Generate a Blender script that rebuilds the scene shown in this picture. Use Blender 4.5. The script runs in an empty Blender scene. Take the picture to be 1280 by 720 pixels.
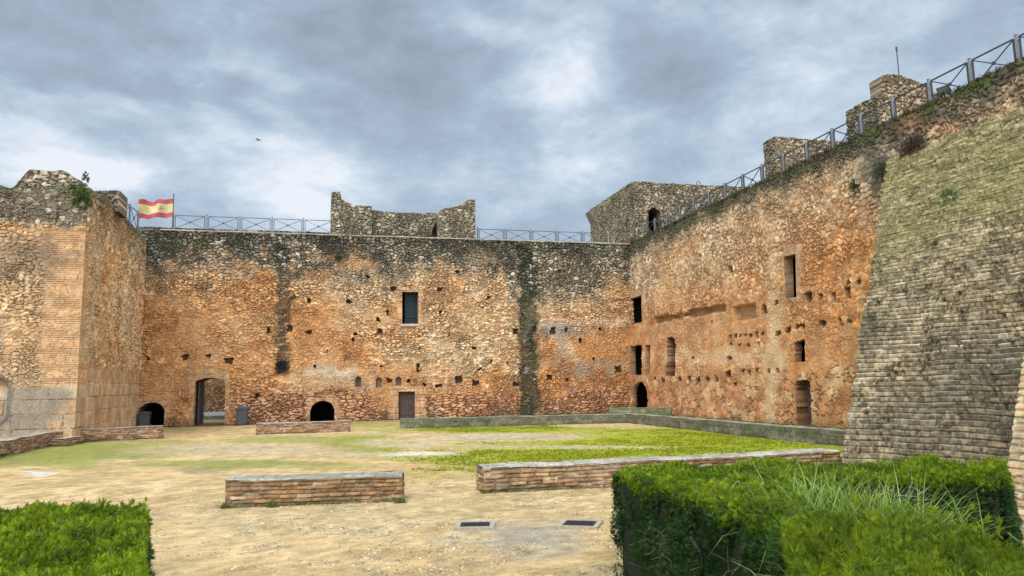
import bpy, math, random
import numpy as np
from math import radians as R
random.seed(7); rng = np.random.default_rng(7)
S = bpy.context.scene
COL = S.collection

# ------------------------------------------------------------------ camera
TH, PI_, RO = R(14.6), R(7.5), R(1.15)
EYE = np.array([0, 0, 1.6]); FOC = 924.0
def _cam():
    f0 = np.array([math.sin(TH), math.cos(TH), 0]); r0 = np.array([math.cos(TH), -math.sin(TH), 0]); u0 = np.array([0, 0, 1.])
    f = f0*math.cos(PI_)+u0*math.sin(PI_); u = -f0*math.sin(PI_)+u0*math.cos(PI_)
    return r0*math.cos(RO)-u*math.sin(RO), r0*math.sin(RO)+u*math.cos(RO), f
CR, CU, CF = _cam()
cd = bpy.data.cameras.new('camera'); cam = bpy.data.objects.new('camera', cd); COL.objects.link(cam)
from mathutils import Matrix
cam.matrix_world = Matrix(((CR[0], CU[0], -CF[0], 0), (CR[1], CU[1], -CF[1], 0), (CR[2], CU[2], -CF[2], 1.6), (0, 0, 0, 1)))
cd.sensor_width = 36; cd.lens = FOC/1280*36; cd.clip_start = 0.05; cd.clip_end = 6000
S.camera = cam

# ------------------------------------------------------------------ world, sun, exposure
SUN_EL, SUN_AZ = 48, 215
def build_world():
    w = bpy.data.worlds.new('World'); S.world = w; w.use_nodes = True
    nt = w.node_tree; N = nt.nodes; L = nt.links
    for n in list(N): N.remove(n)
    out = N.new('ShaderNodeOutputWorld'); bg = N.new('ShaderNodeBackground')
    sky = N.new('ShaderNodeTexSky'); sky.sky_type = 'NISHITA'; sky.sun_disc = False
    sky.sun_elevation = R(SUN_EL); sky.sun_rotation = R(SUN_AZ)
    tc = N.new('ShaderNodeTexCoord')
    def vm(op, a, b=None):
        n = N.new('ShaderNodeVectorMath'); n.operation = op
        for i, x in enumerate((a, b)):
            if x is None: continue
            if isinstance(x, (tuple, list)): n.inputs[i].default_value = x
            else: L.new(x, n.inputs[i])
        return n
    def mt(op, a, b=None, c=None, clamp=False):
        n = N.new('ShaderNodeMath'); n.operation = op; n.use_clamp = clamp
        for i, x in enumerate((a, b, c)):
            if x is None: continue
            if isinstance(x, (int, float)): n.inputs[i].default_value = x
            else: L.new(x, n.inputs[i])
        return n.outputs[0]
    def noise(vec, sc, det, rough=.55, dist=0):
        n = N.new('ShaderNodeTexNoise'); n.inputs['Scale'].default_value = sc; n.inputs['Detail'].default_value = det+2
        n.inputs['Roughness'].default_value = rough; n.inputs['Distortion'].default_value = dist
        L.new(vec, n.inputs['Vector']); return n
    d = vm('NORMALIZE', tc.outputs['Generated']).outputs[0]
    # clouds lie on a flattened layer: stretch the vertical direction
    st = vm('MULTIPLY', d, (1, 1, 1.9)).outputs[0]
    n1 = noise(st, 3.2, 9, .55, .25); 
    wv = vm('SUBTRACT', n1.outputs['Color'], (.5, .5, .5)).outputs[0]
    wv = vm('MULTIPLY', wv, (.22, .22, .13)).outputs[0]
    n3 = noise(st, 9.0, 6, .55)
    wv3 = vm('SUBTRACT', n3.outputs['Color'], (.5, .5, .5)).outputs[0]
    wv3 = vm('MULTIPLY', wv3, (.11, .11, .08)).outputs[0]
    dw = vm('ADD', vm('ADD', d, wv).outputs[0], wv3).outputs[0]
    # (pixel x, y, half width, half height, strength) of the cloud masses, turned into sky directions
    blobs = [(30, 165, 75, 36, .42), (225, 92, 70, 22, .50), (120, 128, 70, 18, .40), (320, 200, 130, 40, .22), (0, 225, 50, 22, .42), (75, 218, 60, 18, .35),
             (580, 25, 40, 24, .42), (640, 40, 50, 24, .2), (712, 60, 55, 50, .26), (680, 105, 70, 35, .2), (745, 185, 70, 30, .30), (390, 240, 110, 40, .32),
             (150, 235, 60, 26, .45), (620, 210, 160, 60, .12), (980, 60, 120, 80, .16), (900, 150, 120, 50, .12), (350, 105, 60, 28, .30),
             (60, 70, 150, 60, -.22), (270, 110, 70, 22, -.42), (420, 60, 140, 60, -.25), (850, 40, 90, 60, -.22), (830, 110, 80, 40, -.30), (480, 150, 120, 40, -.22), (1130, 40, 120, 60, .05), (200, 20, 200, 40, -.15), (560, 120, 60, 40, -.1)]
    acc = None
    for (px, py, rx, ry, s) in blobs:
        v = CF+CR*(px-640)/FOC-CU*(py-360)/FOC; ln = np.linalg.norm(v); v /= ln
        df = vm('SUBTRACT', dw, tuple(float(c) for c in v)).outputs[0]
        a = vm('DOT_PRODUCT', df, tuple(float(c) for c in CR*FOC/rx*ln)).outputs['Value']
        b = vm('DOT_PRODUCT', df, tuple(float(c) for c in CU*FOC/ry*ln)).outputs['Value']
        fr = vm('DOT_PRODUCT', df, tuple(float(c) for c in CF*4)).outputs['Value']
        q = mt('ADD', mt('ADD', mt('MULTIPLY', a, a), mt('MULTIPLY', b, b)), mt('MULTIPLY', fr, fr))
        g = mt('MULTIPLY', mt('POWER', 2.718, mt('MULTIPLY', q, -.9)), s)
        acc = g if acc is None else mt('ADD', acc, g)
    n2 = noise(st, 6.5, 10, .64, .15)
    f = mt('ADD', acc, mt('MULTIPLY', mt('SUBTRACT', n2.outputs['Fac'], .5), 1.6))
    n4 = noise(st, 1.6, 4, .5)
    f = mt('ADD', f, mt('MULTIPLY', mt('SUBTRACT', n4.outputs['Fac'], .5), .5))
    f = mt('ADD', f, .41, clamp=True)
    rp = N.new('ShaderNodeValToRGB'); L.new(f, rp.inputs['Fac'])
    e = rp.color_ramp.elements
    e[0].position = 0; e[0].color = (.28, .335, .42, 1)
    e[1].position = 1; e[1].color = (.78, .82, .88, 1)
    for p, c in ((.25, (.335, .405, .505, 1)), (.45, (.385, .475, .59, 1)), (.65, (.49, .585, .69, 1)), (.82, (.62, .70, .80, 1))):
        el = e.new(p); el.color = c
    # cloud layer is brightest overhead and towards the hidden sun behind the camera
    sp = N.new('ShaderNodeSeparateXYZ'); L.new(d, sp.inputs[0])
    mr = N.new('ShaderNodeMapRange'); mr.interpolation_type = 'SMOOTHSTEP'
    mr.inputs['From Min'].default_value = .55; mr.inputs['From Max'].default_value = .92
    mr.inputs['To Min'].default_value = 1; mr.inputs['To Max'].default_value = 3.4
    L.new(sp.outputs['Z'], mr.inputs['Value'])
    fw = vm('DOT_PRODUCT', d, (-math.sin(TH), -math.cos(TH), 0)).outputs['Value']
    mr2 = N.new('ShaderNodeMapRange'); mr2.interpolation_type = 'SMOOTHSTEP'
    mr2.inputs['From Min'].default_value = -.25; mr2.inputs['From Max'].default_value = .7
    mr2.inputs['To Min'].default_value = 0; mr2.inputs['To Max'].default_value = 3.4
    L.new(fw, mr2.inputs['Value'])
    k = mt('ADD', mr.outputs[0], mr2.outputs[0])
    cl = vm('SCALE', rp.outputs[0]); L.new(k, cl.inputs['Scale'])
    sk = vm('SCALE', sky.outputs[0]); sk.inputs['Scale'].default_value = .10
    mx = N.new('ShaderNodeMix'); mx.data_type = 'RGBA'; mx.inputs['Factor'].default_value = .93
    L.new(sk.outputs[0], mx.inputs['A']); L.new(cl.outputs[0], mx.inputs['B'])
    # the cloud colours above are written for strength 1; the Background runs at 0.1
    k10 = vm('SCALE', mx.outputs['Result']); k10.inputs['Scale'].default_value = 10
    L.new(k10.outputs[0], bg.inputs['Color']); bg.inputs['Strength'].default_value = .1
    L.new(bg.outputs[0], out.inputs['Surface'])
build_world()
sl = bpy.data.lights.new('sun', 'SUN'); sl.energy = 1.5; sl.angle = R(25); sl.color = (1, .95, .87)
so = bpy.data.objects.new('sun', sl); COL.objects.link(so)
so.rotation_euler = (R(90-SUN_EL), 0, R(-(SUN_AZ-180)))     # light comes from behind the camera, a little from the left
so.location = (0, 0, 60)
S.view_settings.view_transform = 'Standard'; S.view_settings.look = 'None'
S.view_settings.exposure = 0.18; S.view_settings.gamma = 1

# ------------------------------------------------------------------ measuring helpers
def ray(px, py): return CF+CR*(px-640)/FOC-CU*(py-360)/FOC
def P(px, py, ax, val):
    d = ray(px, py); t = (val-EYE[ax])/d[ax]; return EYE+t*d
def PN(px, py, O, n):
    d = ray(px, py); t = np.dot(np.asarray(O, float)-EYE, n)/np.dot(d, n); return EYE+t*d
def proj(p):
    d = p-EYE; w = d@CF; w = np.where(np.abs(w) < .3, .3, w)
    return 640+FOC*(d@CR)/w, 360-FOC*(d@CU)/w
A = lambda *a: np.array(a, float)

# ------------------------------------------------------------------ numpy noise
def h2(ix, iy, seed=0):
    x = (ix.astype(np.int64)*374761393+iy.astype(np.int64)*668265263+seed*1442695041) & 0xffffffff
    x = ((x ^ (x >> 13))*1274126177) & 0xffffffff
    x = ((x ^ (x >> 16))*2246822519) & 0xffffffff
    return ((x ^ (x >> 13)) & 0xffffff)/16777215.0
def vn(x, y, seed=0):
    ix = np.floor(x); iy = np.floor(y); fx = x-ix; fy = y-iy
    ix = ix.astype(np.int64); iy = iy.astype(np.int64)
    fx = fx*fx*fx*(fx*(fx*6-15)+10); fy = fy*fy*fy*(fy*(fy*6-15)+10)
    a = h2(ix, iy, seed); b = h2(ix+1, iy, seed); c = h2(ix, iy+1, seed); d = h2(ix+1, iy+1, seed)
    return (a*(1-fx)+b*fx)*(1-fy)+(c*(1-fx)+d*fx)*fy
def fbm(x, y, oct=4, seed=0, g=.5):
    s = 0; a = 1; t = 0
    for o in range(oct):
        s = s+a*vn(x*2**o+o*17.3, y*2**o+o*9.1, seed+o*31); t += a; a *= g
    return s/t
def ss(a, b, x):
    t = np.clip((x-a)/(b-a), 0, 1); return t*t*(3-2*t)
def worley(x, y, seed=0, jit=.85):
    ix = np.floor(x).astype(np.int64); iy = np.floor(y).astype(np.int64)
    f1 = np.full(x.shape, 9.); f2 = np.full(x.shape, 9.); r1 = np.zeros(x.shape); r2 = np.zeros(x.shape)
    for dx in (-1, 0, 1):
        for dy in (-1, 0, 1):
            cx = ix+dx; cy = iy+dy
            qx = cx+.5+(h2(cx, cy, seed)-.5)*jit; qy = cy+.5+(h2(cx, cy, seed+5)-.5)*jit
            d = np.hypot(x-qx, y-qy); m = d < f1
            f2 = np.where(m, f1, np.minimum(f2, d)); f1 = np.where(m, d, f1)
            r1 = np.where(m, h2(cx, cy, seed+11), r1); r2 = np.where(m, h2(cx, cy, seed+23), r2)
    return f1, f2, r1, r2
def lerp(a, b, t):
    t = np.asarray(t)[..., None] if np.ndim(t) else t
    return np.asarray(a)*(1-t)+np.asarray(b)*t
def ell(px, py, cx, cy, rx, ry, n=0, hard=.35):
    q = np.hypot((px-cx)/rx, (py-cy)/ry)+n
    return 1-ss(1-hard, 1+hard, q)
def rc(px, py, x0, y0, x1, y1, s=4, n=0):
    dx = np.maximum(x0-px, px-x1); dy = np.maximum(y0-py, py-y1)
    return 1-ss(-s, s, np.maximum(dx, dy)+n)

# ------------------------------------------------------------------ materials
MATS = {}
def mat_attr(name, rough=.95, nscale=18, bump=.35, bscale=40, amp=.35, spec=.2, trans=0, amp2=.18, grit=0):
    """albedo of each stone / leaf is stored per point; the nodes add grain and relief"""
    m = bpy.data.materials.new(name); m.use_nodes = True; nt = m.node_tree; N = nt.nodes; L = nt.links
    b = N['Principled BSDF']; b.inputs['Roughness'].default_value = rough; b.inputs['Specular IOR Level'].default_value = spec
    at = N.new('ShaderNodeAttribute'); at.attribute_name = 'Col'
    tc = N.new('ShaderNodeTexCoord')
    n = N.new('ShaderNodeTexNoise'); n.inputs['Scale'].default_value = nscale; n.inputs['Detail'].default_value = 5; n.inputs['Roughness'].default_value = .65
    L.new(tc.outputs['Object'], n.inputs['Vector'])
    mr = N.new('ShaderNodeMapRange'); mr.inputs['From Min'].default_value = .3; mr.inputs['From Max'].default_value = .7
    mr.inputs['To Min'].default_value = 1-amp; mr.inputs['To Max'].default_value = 1+amp; L.new(n.outputs['Fac'], mr.inputs['Value'])
    n2 = N.new('ShaderNodeTexNoise'); n2.inputs['Scale'].default_value = nscale*.13; n2.inputs['Detail'].default_value = 4
    L.new(tc.outputs['Object'], n2.inputs['Vector'])
    mr2 = N.new('ShaderNodeMapRange'); mr2.inputs['From Min'].default_value = .3; mr2.inputs['From Max'].default_value = .7
    mr2.inputs['To Min'].default_value = 1-amp2; mr2.inputs['To Max'].default_value = 1+amp2; L.new(n2.outputs['Fac'], mr2.inputs['Value'])
    mu = N.new('ShaderNodeMath'); mu.operation = 'MULTIPLY'; L.new(mr.outputs[0], mu.inputs[0]); L.new(mr2.outputs[0], mu.inputs[1])
    if grit:      # single grains and small stones of varied brightness
        for gs_, ga in ((70, grit), (150, grit*.8)):
            vo = N.new('ShaderNodeTexVoronoi'); vo.inputs['Scale'].default_value = gs_; L.new(tc.outputs['Object'], vo.inputs['Vector'])
            sp = N.new('ShaderNodeSeparateColor'); L.new(vo.outputs['Color'], sp.inputs[0])
            m4 = N.new('ShaderNodeMapRange'); m4.inputs['To Min'].default_value = 1-ga; m4.inputs['To Max'].default_value = 1+ga; L.new(sp.outputs[0], m4.inputs['Value'])
            m5 = N.new('ShaderNodeMath'); m5.operation = 'MULTIPLY'; L.new(mu.outputs[0], m5.inputs[0]); L.new(m4.outputs[0], m5.inputs[1]); mu = m5
    sc = N.new('ShaderNodeVectorMath'); sc.operation = 'SCALE'; L.new(at.outputs['Color'], sc.inputs[0]); L.new(mu.outputs[0], sc.inputs['Scale'])
    L.new(sc.outputs[0], b.inputs['Base Color'])
    if bump:
        n3 = N.new('ShaderNodeTexNoise'); n3.inputs['Scale'].default_value = bscale; n3.inputs['Detail'].default_value = 6
        L.new(tc.outputs['Object'], n3.inputs['Vector'])
        bp = N.new('ShaderNodeBump'); bp.inputs['Strength'].default_value = bump; bp.inputs['Distance'].default_value = .03
        L.new(n3.outputs['Fac'], bp.inputs['Height']); L.new(bp.outputs[0], b.inputs['Normal'])
    if trans:
        tr = N.new('ShaderNodeBsdfTranslucent'); L.new(sc.outputs[0], tr.inputs['Color'])
        mx = N.new('ShaderNodeMixShader'); mx.inputs['Fac'].default_value = trans
        L.new(b.outputs[0], mx.inputs[1]); L.new(tr.outputs[0], mx.inputs[2]); L.new(mx.outputs[0], N['Material Output'].inputs['Surface'])
    MATS[name] = m; return m
def mat_plain(name, col, rough=.6, metal=0, nscale=20, amp=.2, bump=.15, spec=.4):
    m = bpy.data.materials.new(name); m.use_nodes = True; nt = m.node_tree; N = nt.nodes; L = nt.links
    b = N['Principled BSDF']; b.inputs['Roughness'].default_value = rough; b.inputs['Metallic'].default_value = metal
    b.inputs['Specular IOR Level'].default_value = spec
    tc = N.new('ShaderNodeTexCoord'); n = N.new('ShaderNodeTexNoise'); n.inputs['Scale'].default_value = nscale; n.inputs['Detail'].default_value = 5
    L.new(tc.outputs['Object'], n.inputs['Vector'])
    rp = N.new('ShaderNodeMapRange'); rp.inputs['From Min'].default_value = .3; rp.inputs['From Max'].default_value = .7
    rp.inputs['To Min'].default_value = 1-amp; rp.inputs['To Max'].default_value = 1+amp; L.new(n.outputs['Fac'], rp.inputs['Value'])
    sc = N.new('ShaderNodeVectorMath'); sc.operation = 'SCALE'; sc.inputs[0].default_value = col; L.new(rp.outputs[0], sc.inputs['Scale'])
    L.new(sc.outputs[0], b.inputs['Base Color'])
    if bump:
        bp = N.new('ShaderNodeBump'); bp.inputs['Strength'].default_value = bump; bp.inputs['Distance'].default_value = .01
        L.new(n.outputs['Fac'], bp.inputs['Height']); L.new(bp.outputs[0], b.inputs['Normal'])
    MATS[name] = m; return m
M_STONE = mat_attr('weathered_stone', nscale=14, bump=.5, bscale=22, amp=.30)
M_GROUND = mat_attr('earth_and_turf', nscale=42, bump=.8, bscale=60, amp=.20, amp2=.12, grit=.17)
M_LEAF = mat_attr('leaf', rough=.75, bump=0, amp=.2, spec=.08, trans=.3, nscale=30)
M_GRASS = mat_attr('grass_blade', rough=.6, bump=0, amp=.1, spec=.12, trans=.35)
M_CLOTH = mat_attr('flag_cloth', rough=.8, bump=0, amp=.06, trans=.25)
M_STEEL = mat_plain('painted_steel', (.05, .05, .055), .6, 0)
M_POST = mat_plain('galvanised_post', (.21, .205, .20), .65, 0, amp=.3)
M_DARKSTEEL = mat_plain('dark_steel', (.05, .055, .065), .5, .3)
M_WOODDOOR = mat_plain('weathered_door_wood', (.085, .055, .042), .8, 0, 30, .4, .4)
M_SHUTTER = mat_plain('dark_green_shutter', (.012, .022, .02), .6)
M_BIN = mat_plain('grey_bin_plastic', (.075, .078, .08), .6, 0, 10, .2, .05)
M_BINLID = mat_plain('dark_bin_lid', (.04, .045, .05), .45, 0, 10, .2, .05)
M_IRON = mat_plain('rusty_cast_iron', (.045, .038, .045), .7, .4, 60, .4, .5)
M_CONC = mat_plain('pale_concrete', (.42, .38, .32), .9, 0, 25, .25, .4)
M_PAVE = mat_plain('grey_paving', (.16, .155, .13), .9, 0, 6, .3, .4)
M_FRAME = mat_plain('worn_concrete', (.36, .29, .19), .9, 0, 25, .3, .4)
M_GLASS = mat_plain('lamp_glass', (.10, .11, .12), .15, 0, 5, .05, 0, .8)
M_BARK = mat_plain('dry_twig', (.10, .075, .05), .9, 0, 40, .4, .4)
M_BIRD = mat_plain('dark_feathers', (.02, .02, .022), .8)

# ------------------------------------------------------------------ mesh helpers
WL = {}     # world position of every object's origin
def mk(name, V, quads=None, tris=None, mat=None, col=None, parent=None, loc=(0, 0, 0), smooth=False, ngons=None):
    V = np.asarray(V, np.float32)-np.asarray(loc, np.float32)
    me = bpy.data.meshes.new(name)
    me.vertices.add(len(V)); me.vertices.foreach_set('co', V.ravel())
    parts = []
    if quads is not None and len(quads): parts.append(np.asarray(quads, np.int32))
    if tris is not None and len(tris): parts.append(np.asarray(tris, np.int32))
    loops = [p.ravel() for p in parts]; tot = [np.full(len(p), p.shape[1], np.int32) for p in parts]
    for g in (ngons or []): loops.append(np.asarray(g, np.int32)); tot.append(np.array([len(g)], np.int32))
    loops = np.concatenate(loops); tot = np.concatenate(tot)
    me.loops.add(len(loops)); me.loops.foreach_set('vertex_index', loops)
    me.polygons.add(len(tot)); st = np.concatenate([[0], np.cumsum(tot)[:-1]]).astype(np.int32)
    me.polygons.foreach_set('loop_start', st)
    me.polygons.foreach_set('use_smooth', np.full(len(tot), smooth, bool))
    me.update(calc_edges=True); me.validate()
    if col is not None:
        a = me.color_attributes.new('Col', 'FLOAT_COLOR', 'POINT')
        c = np.ones((len(V), 4), np.float32); c[:, :3] = col; a.data.foreach_set('color', c.ravel())
    if mat: me.materials.append(mat)
    o = bpy.data.objects.new(name, me); COL.objects.link(o)
    if parent is not None:
        o.parent = parent; o.location = A(*loc)-WL[parent.name]
    else: o.location = loc
    WL[o.name] = A(*loc)
    return o
def tag(o, label, cat, group=None):
    o['label'] = label; o['category'] = cat
    if group: o['group'] = group
    return o
def thing(name, loc, label, cat, group=None):
    o = bpy.data.objects.new(name, None); COL.objects.link(o); o.location = loc; o.empty_display_size = .2; WL[o.name] = A(*loc)
    return tag(o, label, cat, group)
class MB:
    def __init__(s): s.v = []; s.q = []; s.t = []; s.n = 0
    def add(s, V, q=(), t=()):
        s.v.append(np.asarray(V, float)); s.q += [[i+s.n for i in f] for f in q]; s.t += [[i+s.n for i in f] for f in t]; s.n += len(V)
    def hexa(s, V):      # 8 corners, bottom ring then top ring
        s.add(V, [(3, 2, 1, 0), (4, 5, 6, 7), (0, 1, 5, 4), (1, 2, 6, 5), (2, 3, 7, 6), (3, 0, 4, 7)])
    def box(s, c, sz, rz=0, taper=1):
        c = A(*c); x, y, z = A(*sz)/2; ca, sa = math.cos(rz), math.sin(rz); V = []
        for zz, k in ((-z, 1), (z, taper)):
            for a, b in ((-x, -y), (x, -y), (x, y), (-x, y)):
                V.append((c[0]+(a*ca-b*sa)*k, c[1]+(a*sa+b*ca)*k, c[2]+zz))
        s.hexa(V)
    def bar(s, a, b, w, w2=None):
        a = A(*a); b = A(*b); d = b-a; d /= np.linalg.norm(d); up = A(0, 0, 1) if abs(d[2]) < .9 else A(1, 0, 0)
        x = np.cross(d, up); x /= np.linalg.norm(x); y = np.cross(d, x); w2 = w2 or w
        V = [p+x*i*w/2+y*j*w2/2 for p in (a, b) for i, j in ((-1, -1), (1, -1), (1, 1), (-1, 1))]
        s.hexa(V)
    def tube(s, pts, r, n=8, cap=True):
        pts = [A(*p) for p in pts]; rs = r if isinstance(r, (list, tuple)) else [r]*len(pts); V = []; q = []
        for i, p in enumerate(pts):
            d = pts[min(i+1, len(pts)-1)]-pts[max(i-1, 0)]; d /= np.linalg.norm(d); up = A(0, 0, 1) if abs(d[2]) < .9 else A(1, 0, 0)
            x = np.cross(d, up); x /= np.linalg.norm(x); y = np.cross(d, x)
            for k in range(n):
                t = 2*math.pi*k/n; V.append(p+rs[i]*(x*math.cos(t)+y*math.sin(t)))
        for i in range(len(pts)-1):
            for k in range(n): q.append((i*n+k, i*n+(k+1) % n, (i+1)*n+(k+1) % n, (i+1)*n+k))
        t = []
        if cap:
            for e in (0, len(pts)-1):
                V.append(pts[e]); c = len(V)-1
                for k in range(n): t.append((c, e*n+k, e*n+(k+1) % n))
        s.add(V, q, t)
    def build(s, name, mat, parent=None, loc=(0, 0, 0), smooth=False):
        return mk(name, np.concatenate(s.v), s.q or None, s.t or None, mat, None, parent, loc, smooth)

# ------------------------------------------------------------------ masonry patterns  (all return height, colour)
ORANGE = A(.50, .235, .082); TAN = A(.53, .35, .18); PALE = A(.66, .51, .33); GREY = A(.27, .24, .185)
DARK = A(.05, .045, .036); MOSS = A(.085, .085, .035); RED = A(.36, .135, .055); CREAM = A(.66, .53, .36); BROWN = A(.27, .15, .075)
def rubble(u, z, sx, sz, seed, gap=.17, warp=.22):
    wx = (fbm(u*1.3, z*1.3, 3, seed+1)-.5)*warp*3; wz = (fbm(u*1.3, z*1.3, 3, seed+2)-.5)*warp*2
    x = u/sx+wx+(vn(u*7, z*7, seed+31)-.5)*.55; y = z/sz+wz+(vn(u*6, z*9, seed+32)-.5)*.55
    f1, f2, a, b = worley(x, y, seed)
    # some cells are split into smaller stones
    g1, g2, c, d = worley(x*2.1+7, y*1.9+3, seed+50)
    sm = (vn(u*.9, z*1.1, seed+9) > .56)
    e = np.where(sm, (g2-g1)*.55, f2-f1); rid = np.where(sm, c, a); rid2 = np.where(sm, d, b)
    e = e+(vn(u*14, z*14, seed+3)-.5)*.10
    body = ss(gap*.25, gap, e)
    return body, rid, rid2, np.clip(e, 0, .6)
def courses(u, z, h, w, seed, gap=.012, wob=.02):
    z = z+(fbm(u*.7, z*.7, 2, seed)-.5)*wob*2
    r = np.floor(z/h); off = h2(r.astype(np.int64), np.zeros_like(r, int), seed)*w
    ww = w*(.75+.5*h2(r.astype(np.int64), np.ones_like(r, int), seed))
    c = np.floor((u+off)/ww); fz = z-r*h; fu = (u+off)-c*ww
    jit = (h2(r.astype(np.int64), c.astype(np.int64), seed+3)-.5)
    ez = np.minimum(fz, h-fz); eu = np.minimum(fu, ww-fu)
    e = np.minimum(ez, eu)+(vn(u*12, z*12, seed+4)-.5)*gap*1.5
    return ss(gap*.4, gap*1.6, e), h2(r.astype(np.int64), c.astype(np.int64), seed+7), jit
def stone_mix(u, z, seed, base, pale, gapc, var=.35, relief=.05, sx=.40, sz=.25, gap=.17):
    """irregular rubble with the given stone, pale-stone and joint colours (arrays or colours)"""
    body, r1, r2, e = rubble(u, z, sx*.60, sz*.56, seed, gap)
    body = 1-(1-body)*(.34+.66*ss(.36, .58, fbm(u*.9, z*1.2, 4, seed+61)))
    c = lerp(base, pale, ss(.45, 1.0, r1)*.72)
    c = c*(1+(r2-.5)*var*2)[..., None]
    c = c*(1+(fbm(u*6, z*6, 3, seed+4)-.5)*.5+(fbm(u*15, z*17, 2, seed+6)-.5)*.7)[..., None]
    c = lerp(gapc, c, body)
    relief = relief*.75
    hgt = body*relief*(.6+.8*r2)+e*relief*.5+(fbm(u*3, z*3, 3, seed+8)-.5)*relief*1.2
    return hgt, c

# generic wall built as a real relief surface with cut openings
def wall(name, O, ud, n, U, H, du, dz, shade, ops=(), thick=1.0, batter=0., top=None, parent=None, topn=.10, loc=None, through=None, capcol=None, mat=None, u0=0.):
    O = A(*O); ud = A(*ud); n = A(*n); ZA = A(0, 0, 1.)
    nu = int(round(U/du))+1; nz = int(round(H/dz))+1
    us = np.linspace(u0, u0+U, nu); zs = np.linspace(0, H, nz)
    UU, ZZ = np.meshgrid(us, zs)              # (nz,nu)
    Tp = top(UU) if top else np.full(UU.shape, H)
    ZR = ZZ*Tp/H
    ZR = ZR+(fbm(UU*2.2, UU*0+3.1, 4, 77)-.5)*topn*2*ss(Tp-.6, Tp, ZR)
    base = O+UU[..., None]*ud+ZR[..., None]*ZA-n*(batter*ZR)[..., None]
    px, py = proj(base)
    hh, cc = shade(UU, ZR, px, py)
    pos = base+n*hh[..., None]
    V = [pos.reshape(-1, 3)]; C = [cc.reshape(-1, 3)]
    idx = np.arange(nu*nz).reshape(nz, nu)
    q = np.stack([idx[:-1, :-1], idx[:-1, 1:], idx[1:, 1:], idx[1:, :-1]], -1)   # (nz-1,nu-1,4)
    if np.dot(np.cross(ud, ZA), n) < 0: q = q[..., ::-1]
    fu = (UU[:-1, :-1]+UU[1:, 1:])/2; fz = (ZR[:-1, :-1]+ZR[1:, 1:])/2
    open_ = np.zeros(fu.shape, int)
    jag = (fbm(fu*3, fz*3, 3, 5)-.5)
    for k, o in enumerate(ops):
        if 'px' in o:
            x0, y0, x1, y1 = o['px']; cx, cy = (x0+x1)/2, (y0+y1)/2
            nn = n+ZA*batter
            a = PN(x0, cy, O, nn)-O; b = PN(x1, cy, O, nn)-O; c0 = PN(cx, y0, O, nn)-O; c1 = PN(cx, y1, O, nn)-O
            ua, ub = sorted((a@ud, b@ud)); za, zb = sorted((c0[2], c1[2]))
            if o.get('floor'): za = -.2
            o['u'] = (ua, ub); o['z'] = (za, zb)
        ua, ub = o['u']; za, zb = o['z']; j = o.get('jag', .02)
        m = (fu > ua+jag*j*2) & (fu < ub+jag*j*2) & (fz > za) & (fz < zb+jag*j*2)
        if o.get('arch'):
            rise = o['arch']; hw = (ub-ua)/2; cu = (ua+ub)/2
            m &= fz < zb-rise+rise*np.sqrt(np.clip(1-((fu-cu)/hw)**2, 0, 1))
        open_[m] = k+1
    keep = open_ == 0
    quads = [q[keep]]
    nv = nu*nz
    for k, o in enumerate(ops):
        m = open_ == k+1
        if not m.any(): continue
        cv = np.unique(q[m]); mp = -np.ones(nu*nz, int); mp[cv] = np.arange(len(cv))+nv
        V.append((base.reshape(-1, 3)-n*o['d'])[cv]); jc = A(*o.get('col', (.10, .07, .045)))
        V.append(pos.reshape(-1, 3)[cv])                      # jamb ring keeps its own colour
        f = fbm(UU*5, ZR*5, 3, 3).reshape(-1)[cv]*.8+.6
        C.append(jc*f[:, None]); C.append(cc.reshape(-1, 3)[cv]*.8)
        mp2 = mp+len(cv); 
        nv += 2*len(cv)
        if not o.get('through') and not o.get('room'): quads.append(mp[q[m]])
        M = np.zeros((nz+1, nu+1), bool); M[1:-1, 1:-1] = m
        W = []
        ii, jj = np.nonzero(m)
        for di, dj in ((0, -1), (0, 1), (-1, 0), (1, 0)):
            nb = M[ii+1+di, jj+1+dj]; i, j2 = ii[~nb], jj[~nb]
            if (di, dj) == (0, -1): a, b = idx[i, j2], idx[i+1, j2]
            elif (di, dj) == (0, 1): a, b = idx[i+1, j2+1], idx[i, j2+1]
            elif (di, dj) == (-1, 0): a, b = idx[i, j2+1], idx[i, j2]
            else: a, b = idx[i+1, j2], idx[i+1, j2+1]
            W.append(np.stack([mp2[a], mp2[b], mp[b], mp[a]], -1))
        quads.append(np.concatenate(W))
    for o in ops:
        if not o.get('room'): continue
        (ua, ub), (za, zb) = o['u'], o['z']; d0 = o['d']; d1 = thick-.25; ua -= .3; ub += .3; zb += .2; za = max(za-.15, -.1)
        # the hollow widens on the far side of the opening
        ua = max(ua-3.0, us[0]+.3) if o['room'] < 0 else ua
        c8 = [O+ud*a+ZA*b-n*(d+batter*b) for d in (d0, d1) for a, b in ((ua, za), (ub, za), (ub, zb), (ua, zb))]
        V.append(np.array(c8)); C.append(np.tile(A(.012, .010, .008), (8, 1)))  # near-black walls: the darkness inside the room is put into the colour
        quads.append(np.array([(4, 5, 6, 7), (0, 1, 5, 4), (1, 2, 6, 5), (2, 3, 7, 6), (3, 0, 4, 7)])+nv); nv += 8
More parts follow.
